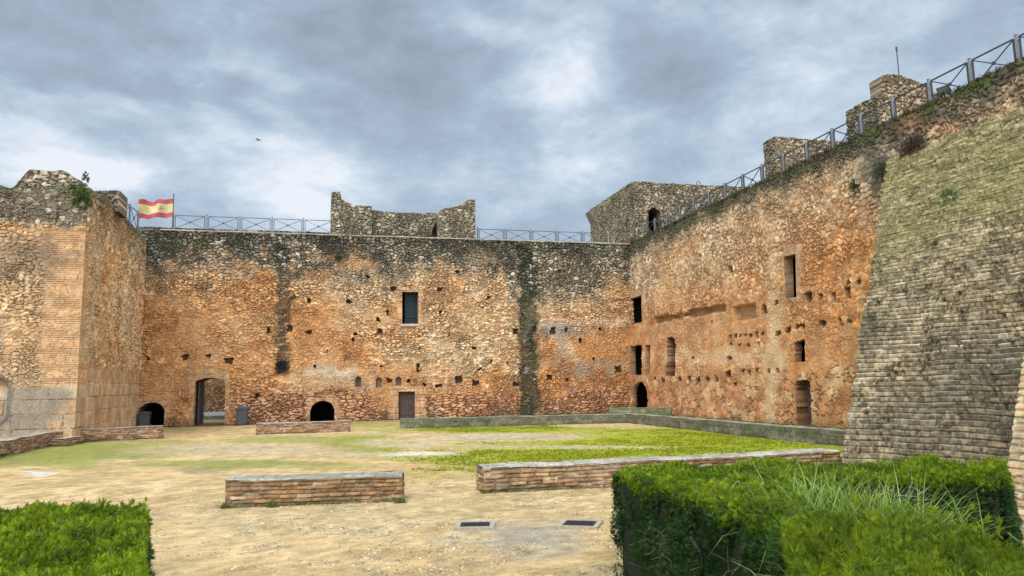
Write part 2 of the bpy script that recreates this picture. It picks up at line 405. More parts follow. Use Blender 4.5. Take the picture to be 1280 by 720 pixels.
    # solid body behind: top strip, two ends and the back (split round a passage)
    def strip(ids, colr=None):
        nonlocal nv
        p = pos.reshape(-1, 3)[ids]; bk = base.reshape(-1, 3)[ids]-n*thick
        V.append(p); V.append(bk); c = cc.reshape(-1, 3)[ids] if colr is None else np.tile(colr, (len(ids), 1))
        f = (.6+.8*fbm(p[:, 0]*1.7+p[:, 1]*1.3, p[:, 2]*2, 3, 8))[:, None]
        C.append(c*f); C.append(c*f); m = len(ids); a = np.arange(m-1)+nv
        quads.append(np.stack([a, a+1, a+1+m, a+m], -1)); nv += 2*m
        return nv-m
    capc = A(.12, .115, .06) if capcol is None else A(*capcol)
    t0 = strip(idx[-1], capc); strip(idx[:, 0]); strip(idx[:, -1])
    tb = base.reshape(-1, 3)
    def bpt(u, zf):
        j = int(np.argmin(abs(us-u))); return tb[idx[-1 if zf else 0, j]]-n*thick
    cuts = [us[0], us[-1]]; segs = []
    step = max(1, nu//60); js = list(range(0, nu, step)); 
    if js[-1] != nu-1: js.append(nu-1)
    for a, b in zip(js[:-1], js[1:]):
        pa, pb = tb[idx[0, a]]-n*thick, tb[idx[0, b]]-n*thick; qa, qb = tb[idx[-1, a]]-n*thick, tb[idx[-1, b]]-n*thick
        if through is not None and us[b] > through[0] and us[a] < through[1]:
            zc = through[2]; pa = pa+ZA*zc; pb = pb+ZA*zc
        V.append(np.array([pa, pb, qb, qa])); C.append(np.tile(BROWN, (4, 1))); quads.append(np.array([[nv, nv+1, nv+2, nv+3]])); nv += 4
    Vc = np.concatenate(V); Cc = np.clip(np.concatenate(C), .004, .85)
    Q = np.concatenate(quads)
    ob = mk(name, Vc, Q, None, mat or M_STONE, Cc, parent, tuple(O if loc is None else loc), smooth=False)
    return ob
def holes(u, z, O, ud, n, batter, lst, hh, cc, depth=.2):
    """small putlog holes: the surface itself is pushed back"""
    O = A(*O); ud = A(*ud); nn = A(*n)+A(0, 0, 1.)*batter
    for (cx, cy, w, h) in lst:
        c = PN(cx, cy, O, nn)-O; a = PN(cx-w/2, cy, O, nn)-O; b = PN(cx+w/2, cy, O, nn)-O
        hu = max(abs(a@ud-b@ud)/2, .06); d = np.linalg.norm(c+O-EYE); hz = max(h/2*d/FOC, .06)
        m = (np.abs(u-c@ud)+(vn(u*9, z*9, 4)-.5)*.12 < hu) & (np.abs(z-c[2])+(vn(u*9, z*9, 6)-.5)*.12 < hz)
        hh = np.where(m, -depth, hh); cc = np.where(m[..., None], A(.11, .07, .045), cc)
    return hh, cc

# ------------------------------------------------------------------ ground: one sheet, fine inside the courtyard
GREEN1 = A(.32, .33, .010); GREEN2 = A(.185, .20, .022); SAND = A(.53, .325, .135); SANDL = A(.645, .44, .21); EARTH = A(.40, .265, .105); SLAB = A(.45, .35, .21)
def ground_masks(x, y, px, py):
    n1 = fbm(x*.35, y*.35, 5, 3, .6)-.5; n2 = fbm(x*1.6, y*1.6, 5, 9, .6)-.5; nn = n1*1.2+n2*.9
    g = np.zeros(x.shape)
    def add(m, s): 
        nonlocal g; g = np.maximum(g, m*s)
    add(ss(545, 570, py)*0+ell(px, py, 850, 556, 260, 24, nn*.7, .35), 1.0)
    add(ell(px, py, 960, 558, 230, 30, nn*.3, .3), 1.0)
    add(ell(px, py, 690, 573, 190, 6.5, nn*.8, .4), .85)
    add(ell(px, py, 640, 537, 200, 4.5, nn*.8, .4), .85)
    add(ell(px, py, 455, 553, 60, 11, nn*.8, .4), .95)
    add(ell(px, py, 370, 549, 90, 5, nn*.8, .4), .7)
    add(ell(px, py, 95, 563, 140, 12, nn*.9, .4), .95)
    add(ell(px, py, 60, 572, 90, 11, nn*.9, .4), .85)
    add(ell(px, py, 170, 553, 80, 5, nn*.8, .4), .6)
    add(ell(px, py, 290, 578, 130, 4, nn*1.0, .5), .8)
    add(ell(px, py, 400, 581, 60, 4, nn*1.2, .5), .5)
    add(ell(px, py, 480, 531, 90, 3.5, nn*.6, .4), .6)
    add(ell(px, py, 225, 537, 25, 3, nn*.6, .4), .5)
    add(ell(px, py, 760, 585, 200, 4, nn*.9, .5), .6)
    add(ell(px, py, 560, 592, 40, 5, nn*1.2, .5), .25)
    # paths and paved strips showing through
    p = ell(px, py, 640, 546, 110, 5.5, nn*.7, .3)*.95
    p = np.maximum(p, ell(px, py, 700, 558, 130, 2.6, nn*.8+(py-558+(px-700)*.035)*0, .4)*.8)
    p = np.maximum(p, ell(px, py, 500, 553, 62, 6, nn*.5, .3)*.8)
    p = np.maximum(p, ell(px, py, 300, 562, 130, 9, nn*.6, .3)*.7)
    g = g*(1-p)
    return np.clip(g, 0, 1), p, n1, n2
def build_ground():
    fine_x = np.arange(-15, 17.6, .085); fine_y = np.concatenate([np.arange(2.5, 13, .05), np.arange(13, 44, .085)])
    far = np.array([30, 60, 150, 500, 1500, 4000.])
    X = np.concatenate([-far[::-1]-15, fine_x, far+17]); Y = np.concatenate([-far[::-1], [-8, -3, 0], fine_y, far+45, ])
    XX, YY = np.meshgrid(X, Y); px, py = proj(np.stack([XX, YY, XX*0], -1))
    ahead = (XX*CF[0]+YY*CF[1]) > 2
    px = np.where(ahead, px, 640); py = np.where(ahead, py, 900)
    g, p, n1, n2 = ground_masks(XX, YY, px, py)
    fine = fbm(XX*7, YY*7, 4, 21)-.5; peb = fbm(XX*22, YY*22, 3, 33)-.5
    c = lerp(SAND, SANDL, np.clip(.5+n1*3+n2*1.5, 0, 1))
    c = lerp(c, EARTH, np.clip(ss(.0, .2, n2+n1*.5+.04)*.85, 0, 1))
    # trodden orange earth across the left and middle distance, grey gravel round the drain covers
    c = lerp(c, A(.56, .36, .17), ell(px, py, 330, 680, 160, 45, n2*1.2, .6)*.45)
    c = lerp(c, A(.55, .38, .17), ell(px, py, 330, 590, 150, 14, n2*1.5, .6)*.5)
    c = lerp(c, A(.30, .27, .215), ell(px, py, 665, 672, 75, 24, n2*2.2, .6)*.75)
    c = lerp(c, A(.46, .35, .18), ell(px, py, 500, 640, 260, 22, n2*2.5, .7)*.45)
    c = lerp(c, A(.40, .30, .14), (ss(.0, .18, fbm(XX*2.3, YY*2.3, 5, 61, .65)-.5)*.5)*ss(14, 11, YY))
    c = lerp(c, A(.20, .15, .08), ell(px, py, 250, 586, 32, 4, n2, .6)*.6)
    c = lerp(c, A(.20, .15, .09), ell(px, py, 166, 572, 8, 2, n2, .6)*.7)
    # tracks of fallen grit running across
    c = lerp(c, SLAB, p*.75); 
    jo = ss(.45, .5, np.abs(((YY*2.3) % 1)-.5))*.35+ss(.46, .5, np.abs(((XX*1.6+np.floor(YY*2.3)*.5) % 1)-.5))*.3
    c = c*(1-(p*jo*1.1))[..., None]
    c = lerp(c, A(.58, .53, .44), ell(px, py, 50, 591, 20, 2.5, n2, .4)*.8)
    c = lerp(c, A(.66, .62, .52), ell(px, py, 122, 571, 32, 2, n2, .4)*.8)
    c = lerp(c, A(.62, .58, .48), ell(px, py, 152, 562, 10, 1.5, n2, .4)*.7)
    c = lerp(c, A(.66, .62, .54), ell(px, py, 795, 551, 30, 2, n2*1.5, .5)*.8)
    c = lerp(c, A(.60, .55, .42), ell(px, py, 520, 566, 90, 2.2, n2*2, .6)*.8)
    gc = lerp(GREEN2, GREEN1, np.clip(.55+ss(520, 900, px)*.6+n2*2.2+n1, 0, 1))
    gc = lerp(gc, A(.225, .215, .06), np.clip(ss(.05, .3, n2-n1*.3)*.4+ss(560, 380, px)*.6, 0, 1))
    c = lerp(c, gc, np.clip(g*(1+fine*.9), 0, 1))
    # damp strip and moss beside walls
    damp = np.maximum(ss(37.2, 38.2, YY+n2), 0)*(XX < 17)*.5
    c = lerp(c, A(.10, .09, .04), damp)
    c = c*(1+fine*.8+peb*.6)[..., None]
    Z = (n1*.06+n2*.035+fine*.012)*((XX > -15) & (XX < 17.5) & (YY > 2.5) & (YY < 43))*ss(38.3, 36, YY)
    V = np.stack([XX, YY, Z-.02], -1).reshape(-1, 3); nx, ny = len(X), len(Y)
    i = np.arange(nx*ny).reshape(ny, nx); q = np.stack([i[:-1, :-1], i[:-1, 1:], i[1:, 1:], i[1:, :-1]], -1).reshape(-1, 4)
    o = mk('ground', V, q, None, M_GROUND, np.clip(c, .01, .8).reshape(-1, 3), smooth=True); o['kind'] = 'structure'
build_ground()

# ------------------------------------------------------------------ the curtain wall facing the camera
OB = (-9.5, 38.3, 0); BAT_B = .0
HB = [(491, 361, 6, 5), (550, 362, 5, 5), (387, 377, 4, 5), (436, 377, 6, 4), (460, 346, 4, 3), (335, 413, 6, 6), (362, 411, 6, 8), (386, 415, 6, 4), (475, 414, 5, 6), (444, 417, 4, 4),
      (441, 425, 3, 4), (484, 390, 4, 5), (472, 399, 4, 4), (551, 390, 4, 4), (394, 458, 3, 3), (476, 457, 3, 3), (522, 457, 4, 5), (522, 464, 4, 4), (592, 435, 4, 4), (579, 454, 3, 3), (321, 495, 4, 4),
      (487, 476, 6, 5), (511, 476, 4, 4), (573, 474, 9, 9), (595, 478, 9, 6), (548, 482, 7, 4), (644, 414, 6, 7), (668, 411, 5, 7), (691, 413, 7, 8), (708, 412, 4, 5), (725, 426, 4, 5), (750, 411, 3, 3),
      (634, 454, 3, 3), (614, 451, 3, 3), (645, 480, 8, 4), (709, 475, 4, 4), (773, 462, 8, 8), (687, 471, 6, 7), (231, 447, 7, 6), (260, 445, 6, 3), (286, 451, 9, 6), (185, 448, 3, 3),
      (600, 462, 3, 3), (531, 480, 3, 3), (742, 449, 4, 3), (700, 338, 4, 3), (572, 340, 4, 3), (610, 372, 3, 3), (524, 420, 3, 3), (562, 418, 3, 3), (408, 440, 3, 3), (352, 461, 8, 8)]
def shade_back(u, z, px, py):
    n = fbm(u*.45, z*.6, 5, 101)-.5; m = fbm(u*1.8, z*1.8, 4, 102)-.5
    # how orange the wall is
    o = .50+n*1.6
    o = o+.50*ss(430, 500, py+n*60)+.35*ell(px, py, 230, 430, 90, 70, m, .6)+.45*ell(px, py, 385, 420, 55, 50, m, .6)
    o = o+.55*ell(px, py, 740, 450, 75, 50, m, .5)-.35*ell(px, py, 560, 350, 130, 40, m, .6)-.3*ell(px, py, 440, 470, 60, 18, m, .6)-.35*ell(px, py, 600, 440, 60, 40, m, .6)
    o = o-.4*ell(px, py, 225, 360, 60, 30, m, .6)
    o = np.clip(o, 0, 1)
    stone = lerp(TAN, ORANGE, o); pale = lerp(PALE, A(.60, .37, .19), o)
    gapc = lerp(A(.21, .135, .075), A(.29, .125, .05), o)
    hA, cA = stone_mix(u, z, 11, stone, pale, gapc, .32, .085, .36, .24, .20)
    # lower band: coursed blocks
    b, rid, r2b, eb = rubble(u, z, .40, .135, 13, .22, .16)
    cB = lerp(A(.42, .205, .095), A(.58, .36, .21), ss(.45, 1, rid))*(.75+.5*vn(u*7, z*9, 3))[..., None]*(1+(r2b-.5)*.5)[..., None]; cB = lerp(A(.15, .06, .03), cB, b)
    hB = b*.06+eb*.03
    w = np.clip(ss(478, 500, py+m*40)*(ss(285, 300, px)+ss(205, 170, px)*.4), 0, 1)
    c = lerp(cA, cB, w); h = hA*(1-w)+hB*w
    # worn render where the stones hardly show
    pl = np.maximum.reduce([ell(px, py, 240, 430, 60, 55, m*1.6, .4)*.75, ell(px, py, 390, 430, 34, 50, m*1.6, .4)*.75, ell(px, py, 425, 400, 50, 30, m*1.8, .5)*.6,
                            ell(px, py, 430, 470, 75, 18, m*1.2, .4)*.85, ell(px, py, 480, 492, 22, 18, m, .4)*.7, ell(px, py, 300, 430, 40, 40, m*2, .5)*.5,
                            ell(px, py, 735, 440, 60, 28, m*1.6, .4)*.75, ell(px, py, 200, 480, 35, 30, m, .5)*.8])
    pc = lerp(A(.50, .32, .17), A(.50, .245, .09), np.clip(o+m, 0, 1))*(1+(fbm(u*9, z*9, 4, 7)-.5)*.6)[..., None]
    c = lerp(c, pc, pl*.8); h = h*(1-pl*.6)
    c = lerp(c, A(.60, .50, .36)*(1+m)[..., None], ell(px, py, 415, 466, 28, 6, m*2.5, .5)*.6)
    c = lerp(c, A(.60, .42, .24), rc(px+(py-440)*-.5, py, 700, 407, 722, 455, 4, m*14)*.7)     # pale scar
    c = lerp(c, A(.62, .42, .26), rc(px, py, 672, 399, 782, 407, 2, m*10)*.65)
    c = lerp(c, A(.30, .26, .20), ell(px, py, 703, 413, 25, 9, m*2, .5)*.8)
    c = lerp(c, A(.34, .27, .19), ell(px, py, 735, 462, 26, 12, m*3, .5)*.6)
    c = lerp(c, A(.30, .24, .17), ell(px, py, 706, 445, 16, 18, m*3, .5)*.5)
    # weathered grey rubble along the top, running down in tongues
    tp = ss(368, 312, py+m*60+n*60-ell(px, py, 720, 330, 80, 60, m, .8)*36)
    body, r1, r2, e = rubble(u, z, .23, .15, 29, .22)
    gs = lerp(A(.19, .155, .105), A(.60, .51, .38), ss(.45, 1, r1)*.9)*(1+(r2-.5)*.7+(fbm(u*13, z*15, 2, 44)-.5)*.9)[..., None]
    gs = lerp(A(.065, .052, .036), gs, body)
    c = lerp(c, gs, tp*.85); h = h*(1-tp)+(body*.085+e*.03)*tp
    up = ss(338, 305, py+m*50); blk = ss(.42, .62, fbm(u*.9, z*1.3, 5, 40, .6)+.22*up)
    c = lerp(c, A(.052, .05, .036)*(1+r1)[..., None], blk*up*.8)
    c = lerp(c, A(.10, .12, .045), ss(.5, .7, fbm(u*1.1, z*1.6, 4, 46))*up*.45)
    c = lerp(c, gs*.55, ss(303, 293, py-(px-185)*.03)*.6)
    # black damp streaks: two shallow chases
    x1 = 355-(py-330)*.02+(fbm(z*1.4, z*0, 3, 5)-.5)*9
    s1 = rc(px, py, x1-8, 310, x1+8, 468, 3, m*14)
    s2x = 658+(py-330)*.028+(fbm(z*1.4, z*0+4, 3, 6)-.5)*7
    s2 = rc(px, py, s2x-11, 312, s2x+11, 528, 3, m*13)
    st = np.clip(s1*.72+s2*.92, 0, 1)
    sc_ = lerp(A(.035, .035, .026), A(.42, .38, .30), ss(.62, .95, r1)*body*.75); sc_ = lerp(sc_, A(.05, .065, .03), s2*ss(.3, .6, fbm(u*3, z*2, 3, 9))*.8)
    c = lerp(c, sc_, np.clip(st*(.95+m*.5), 0, 1)); h = h-st*.12
    c = lerp(c, A(.07, .05, .03), rc(px, py, 236, 355, 262, 363, 3, m*16)*.5)
    for (x0, y0, x1, y1, k_) in ((237, 462, 288, 535, .7), (168, 497, 211, 535, .6), (383, 495, 424, 530, .65), (486, 484, 532, 528, .8), (497, 358, 528, 411, .6)):
        sr = rc(px, py, x0, y0, x1, y1, 1.5, m*9)*k_
        bb, ri, jj = courses(u, z, .30, .42, 66, .014, .03); cs = lerp(A(.46, .25, .12), A(.58, .37, .20), ri)*(1+(fbm(u*6, z*6, 3, 67)-.5)*.8)[..., None]; cs = lerp(A(.22, .11, .055), cs, bb)
        c = lerp(c, cs, sr); h = h*(1-sr)+(.02+bb*.015)*sr
    # damp foot
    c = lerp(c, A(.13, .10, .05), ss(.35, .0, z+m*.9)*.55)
    h = h+(fbm(u*.5, z*.5, 3, 55)-.5)*.10
    h, c = holes(u, z, OB, (1, 0, 0), (0, -1, 0), BAT_B, HB, h, c)
    return h, c
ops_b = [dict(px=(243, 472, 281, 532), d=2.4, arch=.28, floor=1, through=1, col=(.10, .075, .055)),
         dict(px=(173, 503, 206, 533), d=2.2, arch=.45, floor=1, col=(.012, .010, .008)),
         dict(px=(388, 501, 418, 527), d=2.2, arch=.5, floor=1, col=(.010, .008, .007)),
         dict(px=(498, 489, 519, 524), d=.45, floor=1, col=(.05, .03, .02), jag=.0),
         dict(px=(502.5, 364.5, 522.5, 405), d=.9, col=(.012, .012, .01), jag=.0),
         dict(px=(444, 470.5, 452, 484), d=.22, jag=0., arch=.18, col=(.20, .15, .10)),
         dict(px=(470, 471.5, 477, 484), d=.22, jag=0., arch=.15, col=(.20, .15, .10)),
         dict(px=(494, 471, 502, 482), d=.22, jag=0., arch=.18, col=(.20, .15, .10))]
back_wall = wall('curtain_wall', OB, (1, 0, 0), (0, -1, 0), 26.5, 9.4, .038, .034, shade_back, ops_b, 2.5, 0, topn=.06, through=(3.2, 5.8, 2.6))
tag(back_wall, 'long orange and grey rubble castle wall across the back of the courtyard', 'castle wall')
def panel(name, px4, y, mat, parent, th=.08, boards=5, axis=1, inset=0):
    """door or shutter leaf of vertical boards, standing inside its opening"""
    x0, y0, x1, y1 = px4; mb = MB()
    if axis == 1:
        a = P(x0, (y0+y1)/2, 1, y); b = P(x1, (y0+y1)/2, 1, y); zt = P((x0+x1)/2, y0, 1, y)[2]; zb = max(P((x0+x1)/2, y1, 1, y)[2], 0)
        for k in range(boards):
            u0_ = a[0]+(b[0]-a[0])*k/boards; w = (b[0]-a[0])/boards
            mb.box((u0_+w/2, y+th/2, (zt+zb)/2), (w-.012, th, zt-zb))
        mb.box(((a[0]+b[0])/2, y+th+.01, (zt+zb)/2), (b[0]-a[0], .03, zt-zb))
        for q in (.2, .8): mb.box(((a[0]+b[0])/2, y-.012, zb+(zt-zb)*q), (b[0]-a[0]-.06, .025, .10))
        loc = ((a[0]+b[0])/2, y, zb)
    else:
        a = P((x0+x1)/2, (y0+y1)/2, 0, y); b = a.copy(); a = P(x0, (y0+y1)/2, 0, y); b = P(x1, (y0+y1)/2, 0, y)
        zt = P((x0+x1)/2, y0, 0, y)[2]; zb = max(P((x0+x1)/2, y1, 0, y)[2], 0); L_ = abs(b[1]-a[1]); c = (a[1]+b[1])/2
        for k in range(boards):
            w = L_/boards; mb.box((y+th/2, c-L_/2+w*(k+.5), (zt+zb)/2), (th, w-.012, zt-zb))
        mb.box((y+th+.01, c, (zt+zb)/2), (.03, L_, zt-zb))
        for q in (.2, .8): mb.box((y-.012, c, zb+(zt-zb)*q), (.025, L_-.06, .10))
        loc = (y, c, zb)
    return mb.build(name, mat, parent, loc)
dr = panel('door', (498.5, 490, 518.5, 526), 38.52, M_WOODDOOR, back_wall)
dr['label'] = 'small brown boarded door under stone lintel'
mb = MB(); p = P(513, 508, 1, 38.46); mb.tube([p+A(0, .03, -.08), p+A(0, -.03, -.08), p+A(0, -.03, .08), p+A(0, .03, .08)], .012); mb.build('door_handle', M_DARKSTEEL, dr, tuple(p))
sh = panel('window_shutter', (506, 366, 522.5, 404), 38.75, M_SHUTTER, back_wall, boards=4)
mb = MB(); a = P(502, 406, 1, 38.2); b = P(523, 406, 1, 38.2); mb.box(((a[0]+b[0])/2, 38.32, a[2]-.02), (b[0]-a[0]+.12, .30, .10)); sill = mb.build('window_sill', M_CONC, back_wall, tuple((a+b)/2))
# stone lintel and jamb blocks round the small door
mb = MB(); a = P(487, 490, 1, 38.3); b = P(526, 490, 1, 38.3); zt = P(508, 483, 1, 38.3)[2]; zb = P(508, 489, 1, 38.3)[2]
# dark boarded panel added to stand for the shade on the left passage jamb
p0 = P(246.5, 500, 1, 38.6); mb = MB()
for k in range(6): mb.box((p0[0]+.06, 38.62+k*.26+.12, 1.08), (.06, .25, 2.12))
for zz in (.4, 1.7): mb.box((p0[0]+.10, 39.4, zz), (.03, 1.5, .10))
gt = mb.build('jamb_shade_panel', M_WOODDOOR, back_wall, (p0[0], 38.6, 0)); gt['label'] = 'dark panel added as the shade on the left jamb of the arched passage'

# far wall seen through the passage
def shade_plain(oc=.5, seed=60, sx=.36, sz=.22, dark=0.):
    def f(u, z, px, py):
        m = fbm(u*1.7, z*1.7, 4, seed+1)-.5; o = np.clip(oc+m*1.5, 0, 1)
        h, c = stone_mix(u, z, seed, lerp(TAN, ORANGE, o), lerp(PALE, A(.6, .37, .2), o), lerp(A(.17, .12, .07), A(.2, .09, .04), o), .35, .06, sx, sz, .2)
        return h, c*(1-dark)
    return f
w2 = wall('far_wall', (-12, 55, 0), (1, 0, 0), (0, -1, 0), 9, 3.6, .08, .07, shade_plain(.8, 61, .5, .3, .62), (), .8)  # stone colour darkened to stand in for the shade beyond the passage
tag(w2, 'rough red stone wall seen through the open arched passage on the left', 'wall')
mb = MB(); mb.box((-8.2, 50.5, .10), (6, 8.8, .20)); ts = mb.build('paving', M_PAVE, None, (-8.2, 50.5, 0)); ts['kind'] = 'structure'

# ------------------------------------------------------------------ the curtain wall on the right
OR_ = (16.5, 38.9, 0); BR = .05
HR = [(849, 474, 5, 6), (861, 474, 5, 6), (872, 475, 5, 6), (885, 474, 5, 6), (897, 474, 5, 7), (911, 468, 7, 8), (937, 465, 4, 6), (947, 464, 4, 6), (929, 464, 4, 5), (962, 464, 4, 5), (972, 462, 4, 5), (829, 475, 4, 5), (820, 474, 4, 4),
      (954, 387, 6, 11), (970, 377, 5, 6), (913, 420, 4, 4), (919, 420, 4, 4), (925, 420, 4, 4), (931, 419, 4, 4), (938, 419, 4, 4), (945, 418, 4, 4), (952, 418, 4, 4), (970, 417, 4, 5), (975, 416, 4, 4), (986, 412, 7, 5), (997, 409, 6, 5),
      (1004, 408, 5, 7), (1028, 404, 9, 8), (1052, 403, 4, 6), (1062, 402, 5, 5), (1011, 370, 9, 11), (1027, 371, 5, 7), (1043, 369, 5, 7), (1061, 365, 7, 12), (919, 480, 4, 4), (800, 392, 3, 3), (865, 447, 4, 4), (912, 448, 5, 4),
      (913, 430, 3, 3), (924, 431, 3, 3), (936, 431, 3, 3), (948, 430, 3, 3), (1062, 353, 5, 5), (1075, 352, 4, 4), (915, 337, 5, 7), (876, 320, 3, 4), (889, 402, 3, 3), (843, 433, 3, 3)]
def shade_right(u, z, px, py):
    n = fbm(u*.4, z*.5, 5, 201)-.5; m = fbm(u*1.7, z*1.7, 4, 202)-.5
    zt = z
    o = np.clip(.85-.75*ss(5.0, 7.0, z+n*3)+n*1.2+.5*ss(13, 18, u)*ss(7.5, 3, z)+.35*ell(px, py, 930, 290, 120, 50, m, .6)*.6, 0, 1)
    o = np.clip(o+.35*ell(px, py, 1050, 330, 40, 90, m, .6), 0, 1)
    stone = lerp(A(.52, .35, .195), A(.49, .215, .075), o); pale = lerp(PALE, A(.62, .37, .18), o)
    gapc = lerp(A(.19, .12, .065), A(.28, .115, .045), o)
    h, c = stone_mix(u, z, 31, stone, pale, gapc, .35, .045, .42, .36, .24)
    # ashlar at the foot
    b, rid, j, _e = rubble(u, z, .62, .40, 33, .13, .06); j = (j-.5)*.8; b = 1-(1-b)*(.5+.5*ss(.35, .55, fbm(u*1.1, z*1.1, 3, 37)))
    ca = lerp(A(.43, .195, .08), A(.58, .36, .18), ss(.4, 1, rid))*(.8+.4*fbm(u*5, z*5, 3, 3))[..., None]; ca = ca*(1+(fbm(u*3, z*3, 4, 38)-.5)*.9)[..., None]; ca = lerp(A(.13, .058, .028), ca, .12+.88*b)
    w = ss(2.3, 1.7, z+m*1.6); c = lerp(c, ca, w*.9); h = h*(1-w)+(b*.045+j*.025)*w
    # render left between the storeys
    pl = ss(5.1, 4.6, z+m*1.6)*ss(1.7, 2.1, z+m*.8)*np.clip(.55+n*2.2, 0, 1)
    pc = lerp(A(.52, .32, .16), A(.50, .225, .08), np.clip(.6+m*2, 0, 1))*(1+(fbm(u*7, z*7, 4, 7)-.5)*.6)[..., None]
    c = lerp(c, pc, pl*.85); h = h*(1-pl*.65)
    bl = ell(px, py, 895, 445, 70, 10, m*2, .5); c = lerp(c, A(.60, .40, .22)*(.85+.3*rid)[..., None], bl*.6)
    c = lerp(c, A(.60, .38, .19), ell(px, py, 965, 470, 10, 80, m*1.5, .5)*.45)
    c = lerp(c, A(.58, .45, .28), ell(px, py, 968, 400, 9, 110, m*1.5, .5)*.35)
    c = lerp(c, A(.55, .32, .14), ell(px, py, 835, 360, 14, 30, m, .5)*.6)
    # eroded ledge where a floor once sat
    yl = 401-(px-818)*.19
    lg = rc(px, py, 818, yl-3.5, 905, yl+3.5, 2, m*9); h = h-lg*.22; c = lerp(c, A(.14, .085, .045), lg*.55)
    rec = rc(px, py, 917, 382+(930-px)*.2, 943, 400+(930-px)*.2, 2, m*5); h = h-rec*.25; c = lerp(c, A(.24, .14, .075), rec*.5)
    # brick frames
    for (x0, y0, x1, y1) in ((979, 306, 1002, 376), (781, 362, 807, 404)):
        br = rc(px, py, x0, y0, x1, y1, 1.5, m*3); bb, ri, jj = courses(u, z, .085, .28, 34, .012)
        cb = lerp(A(.24, .13, .07), lerp(A(.46, .25, .12), A(.58, .40, .24), ri), bb); c = lerp(c, cb, br*.9); h = h*(1-br)+.03*br
    # weathering along the top
    body, r1, r2, e = rubble(u, z, .28, .19, 29, .22)
    gs = lerp(A(.25, .185, .115), A(.60, .48, .33), ss(.4, 1, r1)*.9)*(1+(r2-.5)*.7+(fbm(u*13, z*15, 2, 44)-.5)*.9)[..., None]; gs = lerp(A(.09, .068, .044), gs, body)
    tp = ss(8.1, 9.1, z+m*1.4+n*1.9+ss(5, 0, u)*1.0+ss(20, 24, u)*.3); c = lerp(c, gs, tp*.85); h = h*(1-tp*.6)+(body*.09+e*.03)*tp*.6
    up = ss(8.35, 9.2, z+m*.8+n*.5); blk = ss(.35, .6, fbm(u*.9, z*1.3, 5, 41, .6)+.2*up)
    c = lerp(c, A(.05, .048, .032), blk*up*.85); c = lerp(c, A(.085, .105, .03), ss(.45, .62, fbm(u*1.5, z*2, 4, 47))*ss(8.9, 9.3, z)*.75)
    c = lerp(c, A(.045, .042, .032)*(1+r1*2)[..., None], ell(px, py, 1100, 205, 26, 40, m*1.8, .6)*.75)
    c = lerp(c, A(.45, .20, .08)*(.6+.8*r1)[..., None], ell(px, py, 1160, 165, 60, 14, m*3, .8)*.35)
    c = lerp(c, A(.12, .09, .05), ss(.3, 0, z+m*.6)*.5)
    h = h+(fbm(u*.5, z*.5, 3, 56)-.5)*.14
    return holes(u, z, OR_, (0, -1, 0), (-1, 0, 0), BR, HR, h, c)
ops_r = [dict(px=(786, 371, 803, 404), d=.30, room=-1, col=(.20, .12, .065), jag=.0), dict(px=(788, 432, 803, 469), d=.3, room=-1, col=(.22, .14, .08), jag=.05),
         dict(px=(807, 431, 813, 468), d=.35, col=(.22, .12, .06), jag=.04), dict(px=(792, 477, 810, 520), d=.16, room=-1, arch=.7, floor=1, col=(.22, .13, .07)),
         dict(px=(833, 422, 844, 470), d=.55, col=(.09, .05, .03), jag=.16), dict(px=(982, 318, 996, 372), d=.34, room=-1, col=(.26, .15, .08), jag=.01),
         dict(px=(995, 425, 1007, 452), d=.25, room=-1, col=(.16, .09, .05), jag=.08), dict(px=(997, 475, 1015, 534), d=.7, floor=1, col=(.07, .035, .022), jag=.04)]
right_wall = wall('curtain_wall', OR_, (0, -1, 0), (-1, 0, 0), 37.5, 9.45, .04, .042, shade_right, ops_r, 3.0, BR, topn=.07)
tag(right_wall, 'tall orange rubble castle wall receding along the right side with mossy top', 'castle wall')
d2 = panel('door', (998, 476, 1016, 536), 16.95, M_WOODDOOR, right_wall, boards=5, axis=0); d2['label'] = 'narrow rust brown door in stone jambs'

